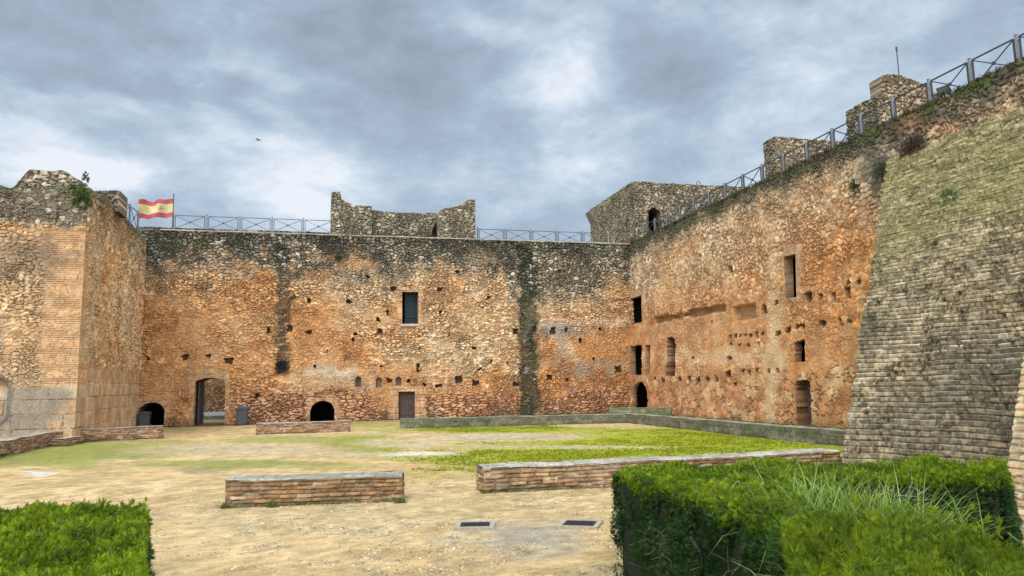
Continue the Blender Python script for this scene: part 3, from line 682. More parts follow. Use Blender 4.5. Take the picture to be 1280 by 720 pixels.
# ------------------------------------------------------------------ corner tower on the left
lt = thing('corner_tower', (-9.5, 30, 0), 'blocky stone tower at left edge with brick quoins and overgrown top', 'tower')
def shade_ltf(u, z, px, py):           # face towards the camera
    n = fbm(u*.5, z*.6, 5, 301)-.5; m = fbm(u*1.8, z*1.8, 4, 302)-.5
    o = np.clip(.4+n*1.5+.25*ss(3, 0, z)+.3*ss(6.5, 4.5, z), 0, 1)
    h, c = stone_mix(u, z, 36, lerp(TAN*.95, ORANGE, o*.8), lerp(PALE, A(.58, .38, .2), o), A(.20, .13, .07), .3, .06, .36, .19, .18)
    pl = np.clip(.35+n*2+m, 0, 1)*ss(7.2, 6.3, z+m)*.8
    c = lerp(c, lerp(A(.46, .30, .17), A(.36, .27, .18), np.clip(.4+m*3, 0, 1))*(1+(fbm(u*7, z*7, 4, 7)-.5)*.5)[..., None], pl); h = h*(1-pl*.6)
    # brick pier beside the corner
    bb, ri, jj = courses(u, z, .075, .30, 34, .011); cb = lerp(A(.30, .18, .09), lerp(A(.52, .265, .11), A(.60, .37, .19), ri), bb)
    q = ss(1.25, 1.0, u+m*.3)*ss(1.55, 1.85, z+m*.2)*ss(7.15, 7.0, z); c = lerp(c, cb, q*.95); h = h*(1-q)+bb*.015*q
    # ashlar foot, partly grey
    b, rid, j = courses(u, z, .48, .95, 37, .012, .01); ca = lerp(A(.48, .27, .13), A(.58, .42, .25), rid)*(.85+.3*fbm(u*5, z*5, 3, 3))[..., None]
    ca = lerp(ca, A(.24, .20, .145), np.clip(ell(u, z, 1.2, 1.35, 1.1, .9, m, .4)+ell(u, z, 2.4, .5, 1.4, .5, m, .4)*.8, 0, 1)*.85); ca = lerp(A(.20, .12, .07), ca, b)
    w = ss(2.0, 1.8, z+m*.25)*ss(3.6, 3.2, u+m); c = lerp(c, ca, w); h = h*(1-w)+b*.02*w
    # arched blind niche at the frame edge
    rr = np.hypot(u-2.38, np.maximum(np.abs(z-1.45)-.35, 0)*1.0+0*z); ring = ss(.12, .04, np.abs(rr-.42)); c = lerp(c, A(.13, .11, .09), ring*.8); h = h-ss(.42, .3, rr)*.15+ring*.03
    t = ss(7.0, 7.4, z+m*.5); body, r1, r2, e = rubble(u, z, .21, .13, 29, .2)
    gs = lerp(A(.16, .13, .085), A(.50, .42, .31), ss(.6, 1, r1)); gs = lerp(A(.05, .042, .028), gs, body)
    c = lerp(c, gs, t*.95); c = lerp(c, A(.09, .11, .035), ss(8.2, 8.6, z+m*.6)*ss(.4, .6, fbm(u*2, z*3, 3, 8))*.8)
    c = lerp(c, A(.12, .09, .06), ell(px, py, 40, 330, 40, 22, m*2.5, .5)*.6)
    return h, c
def shade_lts(u, z, px, py):            # flank, u runs from the back wall towards the camera
    n = fbm(u*.5, z*.6, 5, 311)-.5; m = fbm(u*1.8, z*1.8, 4, 312)-.5
    o = np.clip(.45+n*1.6-.3*ss(5, 8, z), 0, 1)
    h, c = stone_mix(u, z, 39, lerp(TAN, ORANGE, o)*1.12, lerp(PALE*1.1, A(.6, .38, .2), o), lerp(A(.14, .10, .06), A(.2, .1, .05), o), .32, .08, .36, .24, .2)
    b, rid, j = courses(u, z, .5, .9, 38, .014, .01); ca = lerp(A(.50, .29, .14), A(.60, .42, .24), rid)*(.85+.3*fbm(u*5, z*5, 3, 3))[..., None]; ca = ca*(1+(fbm(u*3, z*3, 4, 38)-.5)*.8)[..., None]; ca = lerp(A(.28, .16, .08), ca, 1-(1-b)*ss(.4, .6, fbm(u*1.3, z*1.3, 3, 39)))
    w = ss(2.7, 2.4, z+m*.6); c = lerp(c, ca, w*.95); h = h*(1-w)+b*.02*w
    bb, ri, jj = courses(u, z, .075, .30, 34, .011); cb = lerp(A(.30, .18, .09), lerp(A(.54, .28, .12), A(.62, .40, .21), ri), bb)
    q = ss(10.2, 10.5, u+m*.6)*ss(7.2, 7.0, z)*ss(1.4, 1.7, z); c = lerp(c, cb, q*.9); h = h*(1-q)+bb*.015*q
    pl = ss(8.4, 9.2, u+m)*ss(7.4, 6.8, z)*.7; c = lerp(c, A(.52, .34, .19)*(1+m)[..., None], pl*(1-q)*(1-w))
    t = ss(6.9, 8.3, z+m*1.6+n); c = lerp(c, c*.35, t*.6); c = lerp(c, A(.09, .11, .035), ss(8.4, 8.8, z+m*.5)*.6)
    return h, c
wall('front_face', (-7.75, 27.4, 0), (-1, 0, 0), (0, -1, 0), 7.5, 8.5, .035, .035, shade_ltf, (), 1.0, .0, parent=lt)
wall('side_face', (-8.22, 38.2, 0), (.0435, -.99905, 0), (.99905, .0435, 0), 10.76, 8.75, .035, .037, shade_lts, (), 1.0, .0, top=lambda u: 8.85-.25*ss(5, 0, u)*0+0*u-.35*ss(8.5, 10.5, u), parent=lt)
mb = MB(); mb.box((-11.5, 32.9, 4.0), (5.4, 8.8, 8.3)); mb.build('tower_core', M_STONE, lt, (-11.5, 32.9, 0)).data.color_attributes.new('Col', 'FLOAT_COLOR', 'POINT')
def setcol(o, c):
    a = o.data.color_attributes.get('Col') or o.data.color_attributes.new('Col', 'FLOAT_COLOR', 'POINT')
    n = len(o.data.vertices); k = np.ones((n, 4), np.float32); co = np.zeros(n*3, np.float32); o.data.vertices.foreach_get('co', co); co = co.reshape(-1, 3)
    k[:, :3] = A(*c)*(.8+.4*vn(co[:, 0]*4+co[:, 2]*3, co[:, 1]*4, 3))[:, None]; a.data.foreach_set('color', k.ravel()); return o
setcol([c for c in lt.children if c.name.startswith('tower_core')][0], (.14, .12, .07))
# stepped rubble hump on the tower top: a stub of an upper wall
def shade_grey(seed=70, moss=.3, orange=0., dk=.6, pale=.5):
    def f(u, z, px, py):
        m = fbm(u*1.7, z*1.7, 4, seed+1)-.5; n = fbm(u*.6, z*.6, 4, seed+2)-.5
        body, r1, r2, e = rubble(u, z, .27, .16, seed, .2)
        g = lerp(A(.215, .165, .105), A(.50, .40, .275), ss(.35, 1, r1)*pale*2*.8)*(1+(r2-.5)*.6+(fbm(u*13, z*15, 2, 44)-.5)*.8)[..., None]
        g = lerp(g, A(.46, .29, .15), np.clip(orange+n*1.2, 0, 1)*min(1, orange*2))
        c = lerp(A(.085, .068, .045), g, body); c = lerp(c, A(.07, .065, .045), ss(.05, .25, n+m*.3)*dk); c = lerp(c, A(.10, .11, .045), ss(0, .2, m-n)*moss)
        return body*.06+e*.03+m*.03, c
    return f
def hump(u): return np.interp(u, [0, .25, .55, 1.4, 2.9, 3.05, 3.9], [.1, .45, .62, .98, .98, .55, .5])
wall('upper_stub', (-7.72, 27.75, 8.3), (-1, 0, 0), (0, -1, 0), 2.4, 1, .05, .04, shade_grey(71, .5, 0, .6), (), 1.5, .15, top=lambda u: np.interp(u, [0, .5, 1.0, 2.0, 2.3, 2.4], [.35, .65, .95, .98, .5, .35]), parent=lt)
wall('upper_block', (-8.6, 31.0, 8.6), (1, 0, 0), (0, -1, 0), .95, .8, .05, .04, shade_grey(72, .3), (), 1.2, .0, top=lambda u: .78+0*u, parent=lt)

# ------------------------------------------------------------------ outer parapet behind the wall walk
wp = wall('parapet', (-9.2, 41.0, 9.2), (1, 0, 0), (0, -1, 0), 9.6, .9, .05, .05, shade_grey(73, .3, 0, .8, .35), (), .5, 0, topn=.03); tag(wp, 'low dark stone parapet behind the wall top, left of the ruined turret', 'parapet')
wp2 = wall('parapet', (8.3, 41.0, 9.2), (1, 0, 0), (0, -1, 0), 9.3, .75, .05, .05, shade_grey(74, .3, 0, .8, .35), (), .5, 0, topn=.03); tag(wp2, 'low dark stone parapet behind the wall top, right of the ruined turret', 'parapet')
mb = MB(); mb.box((4.4, 40.2, 9.02), (26, 2.0, .36)); cp = None; ww = setcol(mb.build('wall_walk', M_STONE, back_wall, (4.4, 40.2, 9)), (.20, .18, .13))

mb = MB(); xx = -7.6
while xx < 16.6:
    L_ = .5+.5*random.random(); mb.box((xx+L_/2, 38.42+random.uniform(-.015, .015), 9.42+random.uniform(-.008, .008)), (L_-.01, .42, .055)); xx += L_
setcol(mb.build('coping', M_STONE, back_wall, (4, 38.4, 9.4)), (.36, .32, .235))

# ------------------------------------------------------------------ ruined turret in the middle
ct = thing('ruined_turret', (4.2, 40.5, 9.2), 'roofless U-shaped stone turret with two raised horns above the back wall', 'turret')
def on41(px, py, y): return P(px, py, 1, y)
def prof(pts, y, x0, z0):
    q = [on41(a, b, y) for a, b in pts]; us_ = [p[0]-x0 for p in q]; zz = [p[2]-z0 for p in q]
    return lambda u: np.interp(u, us_, zz)
z0 = 9.0; sg = shade_grey(75, .15, .2, .35, .62)
pts = [(414, 240), (425.5, 240), (426.5, 249), (432, 253), (440, 256), (464, 257.5)]
xa = on41(414, 270, 40.3)[0]; xb = on41(464.5, 270, 40.3)[0]
wall('left_wing', (xa, 40.3, z0), (1, 0, 0), (0, -1, 0), xb-xa, 3, .045, .04, sg, (), 3.4, 0, top=prof(pts, 40.3, xa, z0), parent=ct, topn=.05, loc=(xa, 40.3, z0))
xc = on41(464, 270, 43.6)[0]; xd = on41(556, 270, 43.6)[0]
wall('rear_wall', (xc-.2, 43.6, z0), (1, 0, 0), (0, -1, 0), xd-xc+.4, 3, .045, .04, shade_grey(76, .15, .05, .5, .5), (), .7, 0, top=prof([(460, 262), (480, 264.5), (520, 266.5), (560, 266)], 43.6, xc-.2, z0), parent=ct, topn=.04)
xe = on41(549, 270, 40.3)[0]; xf = on41(594, 270, 40.3)[0]
pts = [(549, 263), (556, 261), (572, 258.5), (579, 254), (584, 249.5), (594, 249.5)]
wall('right_wing', (xe, 40.3, z0), (1, 0, 0), (0, -1, 0), xf-xe, 3, .045, .04, sg, (), .9, 0, top=prof(pts, 40.3, xe, z0), parent=ct, topn=.05)
wall('side_wall', (xe, 44.2, z0), (0, -1, 0), (-1, 0, 0), 3.9, 2.6, .045, .04, shade_grey(77, .1, .0, .6, .4), (dict(px=(540, 281, 549, 300), d=.7, arch=.4, floor=1, col=(.02, .018, .015)),), .9, 0, top=lambda u: 2.05+.0*u, parent=ct, topn=.05)

# ------------------------------------------------------------------ square tower at the right corner
rt = thing('square_tower', (21, 43, 9), 'square grey stone tower with dark arched doorway where the two walls meet', 'tower')
RX = 18.45; ZT = 13.9
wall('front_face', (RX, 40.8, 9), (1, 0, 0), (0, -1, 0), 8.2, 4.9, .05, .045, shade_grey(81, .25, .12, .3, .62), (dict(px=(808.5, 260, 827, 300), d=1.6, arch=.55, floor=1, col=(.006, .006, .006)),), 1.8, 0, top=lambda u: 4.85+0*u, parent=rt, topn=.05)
wall('side_face', (RX, 48.3, 9), (0, -1, 0), (-1, 0, 0), 7.5, 4.9, .05, .045, shade_grey(82, .35, .05, .55, .45), (dict(px=(783, 274, 789, 301), d=.5, arch=.35, floor=1, col=(.03, .028, .022)),), .9, 0, top=lambda u: 4.85+0*u, parent=rt, topn=.05)
mb = MB(); mb.box((22.9, 45.5, 11.2), (7.4, 5.6, 4.9)); setcol(mb.build('tower_core', M_STONE, rt, (22.9, 45, 9)), (.2, .18, .14))
mb = MB(); a = P(728, 268, 0, RX-.4)
mb.hexa([(RX-.03, 47.4, 12.75), (RX-.03, 48.3, 12.75), (RX+.2, 48.3, 12.75), (RX+.2, 47.4, 12.75), (RX-.40, 47.4, 13.55), (RX-.40, 48.3, 13.55), (RX+.2, 48.3, 13.75), (RX+.2, 47.4, 13.75)]); setcol(mb.build('corbel', M_STONE, rt, (RX, 47.6, 12.2)), (.22, .19, .14))
mb = MB(); p = P(873, 230, 1, 41.2); mb.tube([p+A(-.12, 0, -.3), p+A(-.12, 0, .1), p+A(0, 0, .22), p+A(.12, 0, .1), p+A(.12, 0, -.3)], .025, 6); mb.build('hook', M_STEEL, rt, tuple(p))

# towers on the outer side of the right wall
t2 = thing('wall_tower', (23.5, 32, 9), 'flat-topped pale stone tower behind the right wall railing', 'tower')
wall('front_face', (21.75, 31, 9), (1, 0, 0), (0, -1, 0), 5.6, 4.6, .05, .045, shade_grey(83, .12, .35, .2, .7), (dict(px=(989, 206, 997, 222), d=.6, col=(.02, .018, .014)),), .9, 0, top=lambda u: 4.58+0*u, parent=t2, topn=.04)
wall('side_face', (21.75, 32.0, 9), (0, -1, 0), (-1, 0, 0), 1.02, 4.6, .05, .045, shade_grey(84, .3, .2, .5, .5), (), .9, 0, top=lambda u: 4.58+0*u, parent=t2, topn=.04)
t3 = thing('stepped_tower', (24, 23, 9), 'stone tower with a rounded upper turret behind the right wall railing', 'tower')
q = P(1097, 119, 1, 22.0); x3, z3 = q[0], q[2]; yb = P(1058, 138, 0, x3)[1]
wall('front_face', (x3, 22, 9), (1, 0, 0), (0, -1, 0), 5.0, z3-9, .05, .045, shade_grey(85, .15, .55, .2, .75), (), 1.5, 0, parent=t3, topn=.04)
wall('side_face', (x3, yb, 9), (0, -1, 0), (-1, 0, 0), yb-22, z3-9, .05, .045, shade_grey(87, .4, .05, .6, .4), (), .9, 0, parent=t3, topn=.04)
def drum(name, cx, cy, r, z0, z1, shade, parent, du=.05):
    nu = int(2*math.pi*r/du); nz = int((z1-z0)/.05)+1
    th = np.linspace(0, 2*math.pi, nu, endpoint=False); zs = np.linspace(0, z1-z0, nz); TT, ZZ = np.meshgrid(th, zs); U_ = TT*r
    h, c = shade(U_, ZZ, U_*0+500, ZZ*0+100); h = h+(fbm(np.cos(TT)*2+9, np.sin(TT)*2+9, 3, 9)-.5)*.15
    rr = r+h; zz = ZZ+z0+(fbm(np.cos(TT)*3+5, np.sin(TT)*3+5, 3, 3)-.5)*.16*(ZZ/(z1-z0))**6
    V = np.stack([cx+rr*np.cos(TT), cy+rr*np.sin(TT), zz], -1).reshape(-1, 3); i = np.arange(nu*nz).reshape(nz, nu); i2 = np.roll(i, -1, 1)
    q = np.stack([i[:-1], i2[:-1], i2[1:], i[1:]], -1).reshape(-1, 4)
    V = np.vstack([V, [[cx, cy, z1-.05]]]); t = np.stack([i[-1], i2[-1], np.full(nu, len(V)-1)], -1)
    cc = np.vstack([c.reshape(-1, 3), [[.2, .18, .12]]])
    return mk(name, V, q, t, M_STONE, np.clip(cc, .01, .8), parent, (cx, cy, z0))
q = P(1093, 97, 1, 23.0); q = P(1099, 97, 1, 23.0); pts = [(1099, 97), (1103, 94), (1115, 94), (1138, 98), (1150, 104), (1162, 112), (1174, 121)]
wall('turret', (q[0], 23.0, 9), (1, 0, 0), (0, -1, 0), P(1174, 120, 1, 23.0)[0]-q[0], 5.6, .045, .045, shade_grey(86, .2, .35, .45, .5), (), .55, 0, top=prof(pts, 23.0, q[0], 9), parent=t3, topn=.06)
mb = MB(); p = P(1124, 97, 1, 24.0); mb.tube([p-A(0, 0, .3), A(p[0], 24, P(1124, 62, 1, 24.0)[2])], .022, 6); mb.tube([A(p[0], 24, P(1124, 64, 1, 24.0)[2]), A(p[0], 24, P(1124, 59, 1, 24.0)[2])], .038, 6)
tag(mb.build('mast', M_STEEL, None, tuple(p)), 'thin grey mast standing on the rounded turret top at upper right', 'mast')

# ------------------------------------------------------------------ battered brick buttress (glacis)
def build_ramp():
    nrm = 92; hrow = .09; top = nrm*hrow
    E0 = A(8.35, 10.8, 0); dB = A(.353, -.935, 0); E1 = A(16.93, 18.55, top); dT = A(0, -1, 0); LB, LT = 5.2, 7.6
    nu = 640; uu = np.linspace(0, 1, nu)
    rows = []
    for k in range(nrm):
        for f in (.03, .20, .5, .86, .97): rows.append((k, f))
    rows = np.array(rows); K = rows[:, 0][:, None]+0*uu[None]; Fz = rows[:, 1][:, None]+0*uu[None]
    z = (K+Fz)*hrow
    wob = (fbm(uu*6, uu*0, 3, 5)-.5)[None]*.05
    # each course is one step: vertical-ish riser, narrow tread
    riser = ss(0, 1, Fz); t = (K+np.where(Fz < .9, .30*Fz/.9, .30+.0*Fz)+.70*(Fz > .9))/nrm
    # bottom-to-top straight taper, wear rounds the arris
    us = uu[None]*(LB*(1-t)+LT*t)
    bot = E0+dB*(us*1)[..., None]*0
    base = (E0+dB*(uu[None]*LB+0*t)[..., None])*(1-t)[..., None]+(E1+dT*(uu[None]*LT+0*t)[..., None])*t[..., None]
    base[..., 2] = z
    u = uu[None]*LB*(1-t)+uu[None]*LT*t
    nrmv = A(-.72, -.25, .62); nrmv /= np.linalg.norm(nrmv)
    r = K.astype(int)
    bw = .27; cidx = np.floor((u+h2(r, r*0, 4)*bw)/bw).astype(int); fu = (u+h2(r, r*0, 4)*bw)/bw-cidx
    rid = h2(r, cidx, 7); rid2 = h2(r, cidx, 17); miss = (h2(r, cidx, 27) > .90)
    j = ss(.0, .06, fu)*ss(1, .94, fu)
    face = ((Fz > .1) & (Fz < .9))
    n = fbm(u*.8, z*.8, 5, 91)-.5; m = fbm(u*4, z*4, 4, 92)-.5; f = fbm(u*14, z*14, 3, 93)-.5
    push = face*(.010+.013*(rid-.5)*2)+np.where(miss & face, -.030, 0)+f*.03+n*.06+wob-(1-j)*face*.007
    ej = (h2(r, r*0, 61)-.5)*.08+(h2(r//4, r*0, 62)-.5)*.04
    pos = base+nrmv*push[..., None]+dB*(ej*np.exp(-u/.25))[..., None]; pos[..., 2] += (fbm(u*1.3, z*.3, 3, 94)-.5)*.05
    pos[0, :, 2] = -.1
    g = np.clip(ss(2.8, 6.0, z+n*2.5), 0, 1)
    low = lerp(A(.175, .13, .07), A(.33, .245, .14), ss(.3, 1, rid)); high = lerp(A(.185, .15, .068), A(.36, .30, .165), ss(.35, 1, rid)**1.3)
    sp = fbm(u*26, K*3.1+Fz*2.2, 3, 98)-.5; c = lerp(low, high, g)*(1+(rid2-.5)*.3)[..., None]*(1+m*1.1+f*1.4+sp*1.7)[..., None]
    c = lerp(c, A(.06, .05, .034), ss(.0, .16, m+sp*.5+(rid2-.75)*.5)*.65*(1-g*.55)); c = lerp(c, A(.50, .42, .28), ss(.12, .3, f+m*.4)*.5*(1-g*.5))
    dn = fbm(u*.35, z*.5, 4, 96)-.5
    c = lerp(c, A(.22, .20, .07), np.clip(ss(.0, .22, dn)*.4*ss(1.5, 4.5, z)+ss(.88, 1.0, uu[None])*.2, 0, 1)); c = lerp(c, A(.25, .215, .08), ss(.05, .3, n)*g*.35)
    c = lerp(c, A(.055, .05, .036), ss(.06, .26, -dn+n*.4)*.45)
    mortar = lerp(A(.60, .51, .34), A(.27, .23, .09), g); mortar = lerp(mortar, A(.07, .06, .045), ss(-.02, .12, n+m*.5)*.6*(1-g))
    tr = np.where(Fz > .9, 1., np.where(Fz > .8, .55*ss(.35, .65, vn(u*5, K*1.7, 71)), 0.)); c = c*A(1.0, .97, .90); c = lerp(c, mortar*(1+m*.6)[..., None], tr*ss(-.2, .1, m+sp*.8+(.04-.12*g))*.92); c = lerp(c, A(.04, .034, .022), (Fz < .1)*.9)  # the dark foot of each course is its shadow line, painted in
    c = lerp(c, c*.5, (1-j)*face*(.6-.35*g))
    nz = len(rows); V = pos.reshape(-1, 3); i = np.arange(nz*nu).reshape(nz, nu); q = np.stack([i[:-1, :-1], i[1:, :-1], i[1:, 1:], i[:-1, 1:]], -1).reshape(-1, 4)
    Cc = c.reshape(-1, 3); nv = len(V); V = [V]; Cc = [Cc]; Q = [q]
    # the two ends close the wedge against the wall
    for e, sgn in ((0, 1), (nu-1, -1)):
        p = pos[:, e]; foot = np.array([16.6+0*p[:, 2], p[:, 1]*0+(E1[1] if e == 0 else 10.5), p[:, 2]]).T; foot[:, 0] = 17.2
        k = len(p); V += [p, foot]; Cc += [c[:, e], c[:, e]*.8]; a = np.arange(k-1)+nv; Q.append(np.stack([a, a+1, a+1+k, a+k], -1)); nv += 2*k
    p = pos[-1]; b = p.copy(); b[:, 0] = 17.3; b[:, 2] += .25; V += [p, b]; Cc += [c[-1], c[-1]]; a = np.arange(nu-1)+nv; Q.append(np.stack([a, a+nu, a+nu+1, a+1], -1)); nv += 2*nu
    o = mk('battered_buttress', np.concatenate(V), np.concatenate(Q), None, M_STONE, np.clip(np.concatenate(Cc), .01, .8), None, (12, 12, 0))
    tag(o, 'huge sloping buttress of stepped mossy bricks leaning on the right wall', 'buttress')
build_ramp()
def shade_pier(u, z, px, py):
    bb, ri, jj = courses(u, z, .075, .24, 64, .011, .01); m = fbm(u*2.5, z*2.5, 4, 65)-.5
    c = lerp(lerp(A(.46, .27, .12), A(.52, .385, .185), ss(.2, .8, ri)), A(.38, .30, .18), ss(0, .25, m)*.6)*(1+jj*.5)[..., None]
    c = lerp(A(.34, .29, .20)*(1+m)[..., None], c, bb)
    return bb*.02+jj*.012+m*.03, c
pier = wall('brick_buttress', (6.9, 6.5, -.05), (0, -1, 0), (-1, 0, 0), 5.5, 6.0, .02, .016, shade_pier, (), 6.0, .33, topn=.03)
tag(pier, 'ochre brick buttress at the right frame edge beside the clipped hedge', 'buttress')

# ------------------------------------------------------------------ low walls and benches
def low_wall(name, pts, h, th, side=1, step=.03, brick=True, seed=1, top=(.33, .285, .215), base=(A(.25, .12, .048), A(.41, .245, .11)), moss=.3, close=True, hrow=.058):
    """relief wall along a ground polyline; th is laid to the given side"""
    pts = [A(p[0], p[1]) for p in pts]; k = len(pts)
    def offset(d):
        out = []
        for i in range(k):
            ns = []
            for a, b in ((i-1, i), (i, i+1)):
                if a < 0 or b >= k: continue
                t = pts[b]-pts[a]; t /= np.linalg.norm(t); ns.append(A(-t[1], t[0])*side)
            n = sum(ns); n /= np.linalg.norm(n); out.append(pts[i]+n*d/max(np.dot(n, ns[0]), .3))
        return out
    bk = offset(th); ring = pts+bk[::-1]; V = []; Q = []; C = []; nv = 0
    cen = sum(ring)/len(ring); run = 0
    for i in range(len(ring)):
        a, b = ring[i], ring[(i+1) % len(ring)]; L_ = np.linalg.norm(b-a)
        if L_ < .02: continue
        t = (b-a)/L_; nn = A(t[1], -t[0])*side
        nu = max(int(L_/step), 2)+1; nz = max(int((h+.1)/(step*.5)), 4)
        U_, Z_ = np.meshgrid(np.linspace(0, L_, nu), np.linspace(-.1, h, nz)); uu = U_+run; run += L_
        m = fbm(uu*2, Z_*4, 4, seed)-.5; f = fbm(uu*9, Z_*12, 3, seed+1)-.5
        if brick:
            bb, ri, jj = courses(uu, Z_+.1, hrow, .25, seed+2, .009, .006)
            c = lerp(base[0], base[1], ss(.2, 1, ri))*(1+jj*.7)[..., None]; c = lerp(c, A(.50, .40, .26), (ri > .82)*.6); c = lerp(A(.20, .135, .08), c, bb)
            worn = ss(.06, .22, m); c = lerp(c, A(.36, .25, .15), worn*.6); hh = bb*.018+jj*.02*(1-worn)-(ri > .90)*.035*bb+f*.025+m*.012
        else:
            bb, ri, jj = courses(uu, Z_+.1, .3, .9, seed+2, .008, .02)
            c = lerp(base[0], base[1], np.clip(.5+m*2.5, 0, 1)); c = lerp(c, c*.6, 1-bb); hh = f*.02+bb*.01
        c = c*(1+f*.9)[..., None]; c = lerp(c, A(.07, .065, .04), ss(.08, -.02, Z_+m*.25)*.6); c = lerp(c, A(.12, .13, .04), ss(0, .2, -m)*moss)
        c = lerp(c, A(.06, .05, .035), ss(h-.07, h-.03, Z_+m*.05)*.45)
        end = np.minimum(ss(0, .04, U_), ss(0, .04, L_-U_)); tz = ss(h-.05, h, Z_)
        off = hh*end-tz*.012+.0
        X = a[0]+t[0]*U_+nn[0]*off; Y = a[1]+t[1]*U_+nn[1]*off; Zz = Z_+(fbm(uu*1.5, uu*0, 3, seed+6)-.5)*.05*ss(h*.5, h, Z_)
        V.append(np.stack([X, Y, Zz], -1).reshape(-1, 3)); C.append(c.reshape(-1, 3)); ix = np.arange(nu*nz).reshape(nz, nu)+nv; nv += nu*nz
        Q.append(np.stack([ix[:-1, :-1], ix[:-1, 1:], ix[1:, 1:], ix[1:, :-1]], -1).reshape(-1, 4))
    run = 0
    for i in range(k-1):         # top
        a, b, c0, d0 = pts[i], pts[i+1], bk[i], bk[i+1]; L_ = np.linalg.norm(b-a); nu = max(int(L_/step), 2)+1; nt = max(int(th/step), 3)+1
        S_, T_ = np.meshgrid(np.linspace(0, 1, nu), np.linspace(0, 1, nt)); uu = S_*L_+run; vv = T_*th
        X = (a[0]*(1-S_)+b[0]*S_)*(1-T_)+(c0[0]*(1-S_)+d0[0]*S_)*T_; Y = (a[1]*(1-S_)+b[1]*S_)*(1-T_)+(c0[1]*(1-S_)+d0[1]*S_)*T_
        bb, ri, jj = courses(uu, vv, .14, .29, seed+9, .008, .006); m = fbm(uu*2.2, vv*3, 4, seed+3)-.5; f = fbm(uu*10, vv*10, 3, seed+4)-.5
        edge = np.minimum(ss(0, .05, vv), ss(0, .05, th-vv))
        Zz = h-.015+edge*.02+(fbm(uu*1.5, uu*0, 3, seed+6)-.5)*.05*(1-edge*.3)+f*.015+bb*.006+jj*.008
        c = lerp(A(*top)*.7, A(*top)*1.25, np.clip(.5+m*2.2+(ri-.5)*.6, 0, 1))*(1+f)[..., None]; c = lerp(c*.45, c, bb*.6+.4)
        c = lerp(c, A(.13, .13, .05), ss(.0, .2, -m+f*.4)*moss); c = lerp(c, A(.10, .085, .06), ss(.08, .25, f+m*.4)*.5)
        V.append(np.stack([X, Y, Zz], -1).reshape(-1, 3)); C.append(c.reshape(-1, 3)); ix = np.arange(nu*nt).reshape(nt, nu)+nv; nv += nu*nt; run += L_
        Q.append(np.stack([ix[:-1, :-1], ix[:-1, 1:], ix[1:, 1:], ix[1:, :-1]], -1).reshape(-1, 4))
    return mk(name, np.concatenate(V), np.concatenate(Q), None, M_STONE, np.clip(np.concatenate(C), .01, .8), None, (pts[0][0], pts[0][1], 0))
G = lambda px, py: P(px, py, 2, 0)[:2]
b1 = low_wall('bench_wall', [G(281, 632.5), G(502.5, 624.5)], .34, .56, 1, .018, seed=11, moss=.12)
tag(b1, 'short free-standing brick bench wall in the left foreground with grey capping', 'low wall')
a, b = G(605, 615.5), G(764.5, 606.4); t = (b-a)/np.linalg.norm(b-a)
b2 = low_wall('bench_wall', [a, a+t*6.35], .35, .55, 1, .02, seed=21, top=(.42, .36, .27), base=(A(.29, .15, .07), A(.43, .28, .14)), moss=.1)
tag(b2, 'long brick bench wall with pale top running behind the clipped hedge', 'low wall')
b3 = low_wall('bench_wall', [G(320, 543), G(437.5, 539)], .38, .55, 1, .03, seed=31, top=(.38, .33, .25), base=(A(.34, .16, .08), A(.48, .26, .13)), moss=.15)
tag(b3, 'short red brick low wall in front of the middle arched opening', 'low wall')
a, b = G(500, 535), G(780, 528.5); e = A(12.15, 11.6)
b4 = low_wall('planter_wall', [a, A(12.15, b[1]), e], .35, .45, 1, .035, brick=False, seed=41, top=(.27, .25, .15), base=(A(.115, .10, .06), A(.20, .17, .105)), moss=.4)
tag(b4, 'long L-shaped grey mossy kerb wall bordering the lawn along both castle walls', 'low wall')
b5 = low_wall('planter_wall', [A(13.4, 33.5), A(15.9, 32.0)], .42, .4, 1, .035, brick=False, seed=51, top=(.24, .26, .13), base=(A(.10, .11, .05), A(.20, .19, .11)), moss=.5)
tag(b5, 'short green mossed kerb wall tucked in the corner beside the black arched door', 'low wall')
a = G(67.5, 556)
b6 = low_wall('boundary_wall', [A(-7.75, 15.0), A(-8.15, 22.7), a, G(105, 552.3), G(204.5, 547)], .40, .5, 1, .03, seed=61, top=(.42, .32, .22), base=(A(.36, .17, .085), A(.50, .30, .16)), moss=.12)
tag(b6, 'low brick wall curving along the foot of the left tower', 'low wall')
b7 = low_wall('step_block', [G(80, 557.5), G(104, 553.8)], .22, .4, 1, .03, seed=71, top=(.42, .32, .20), moss=.1)
tag(b7, 'small brick step block against the bend of the left low wall', 'step')

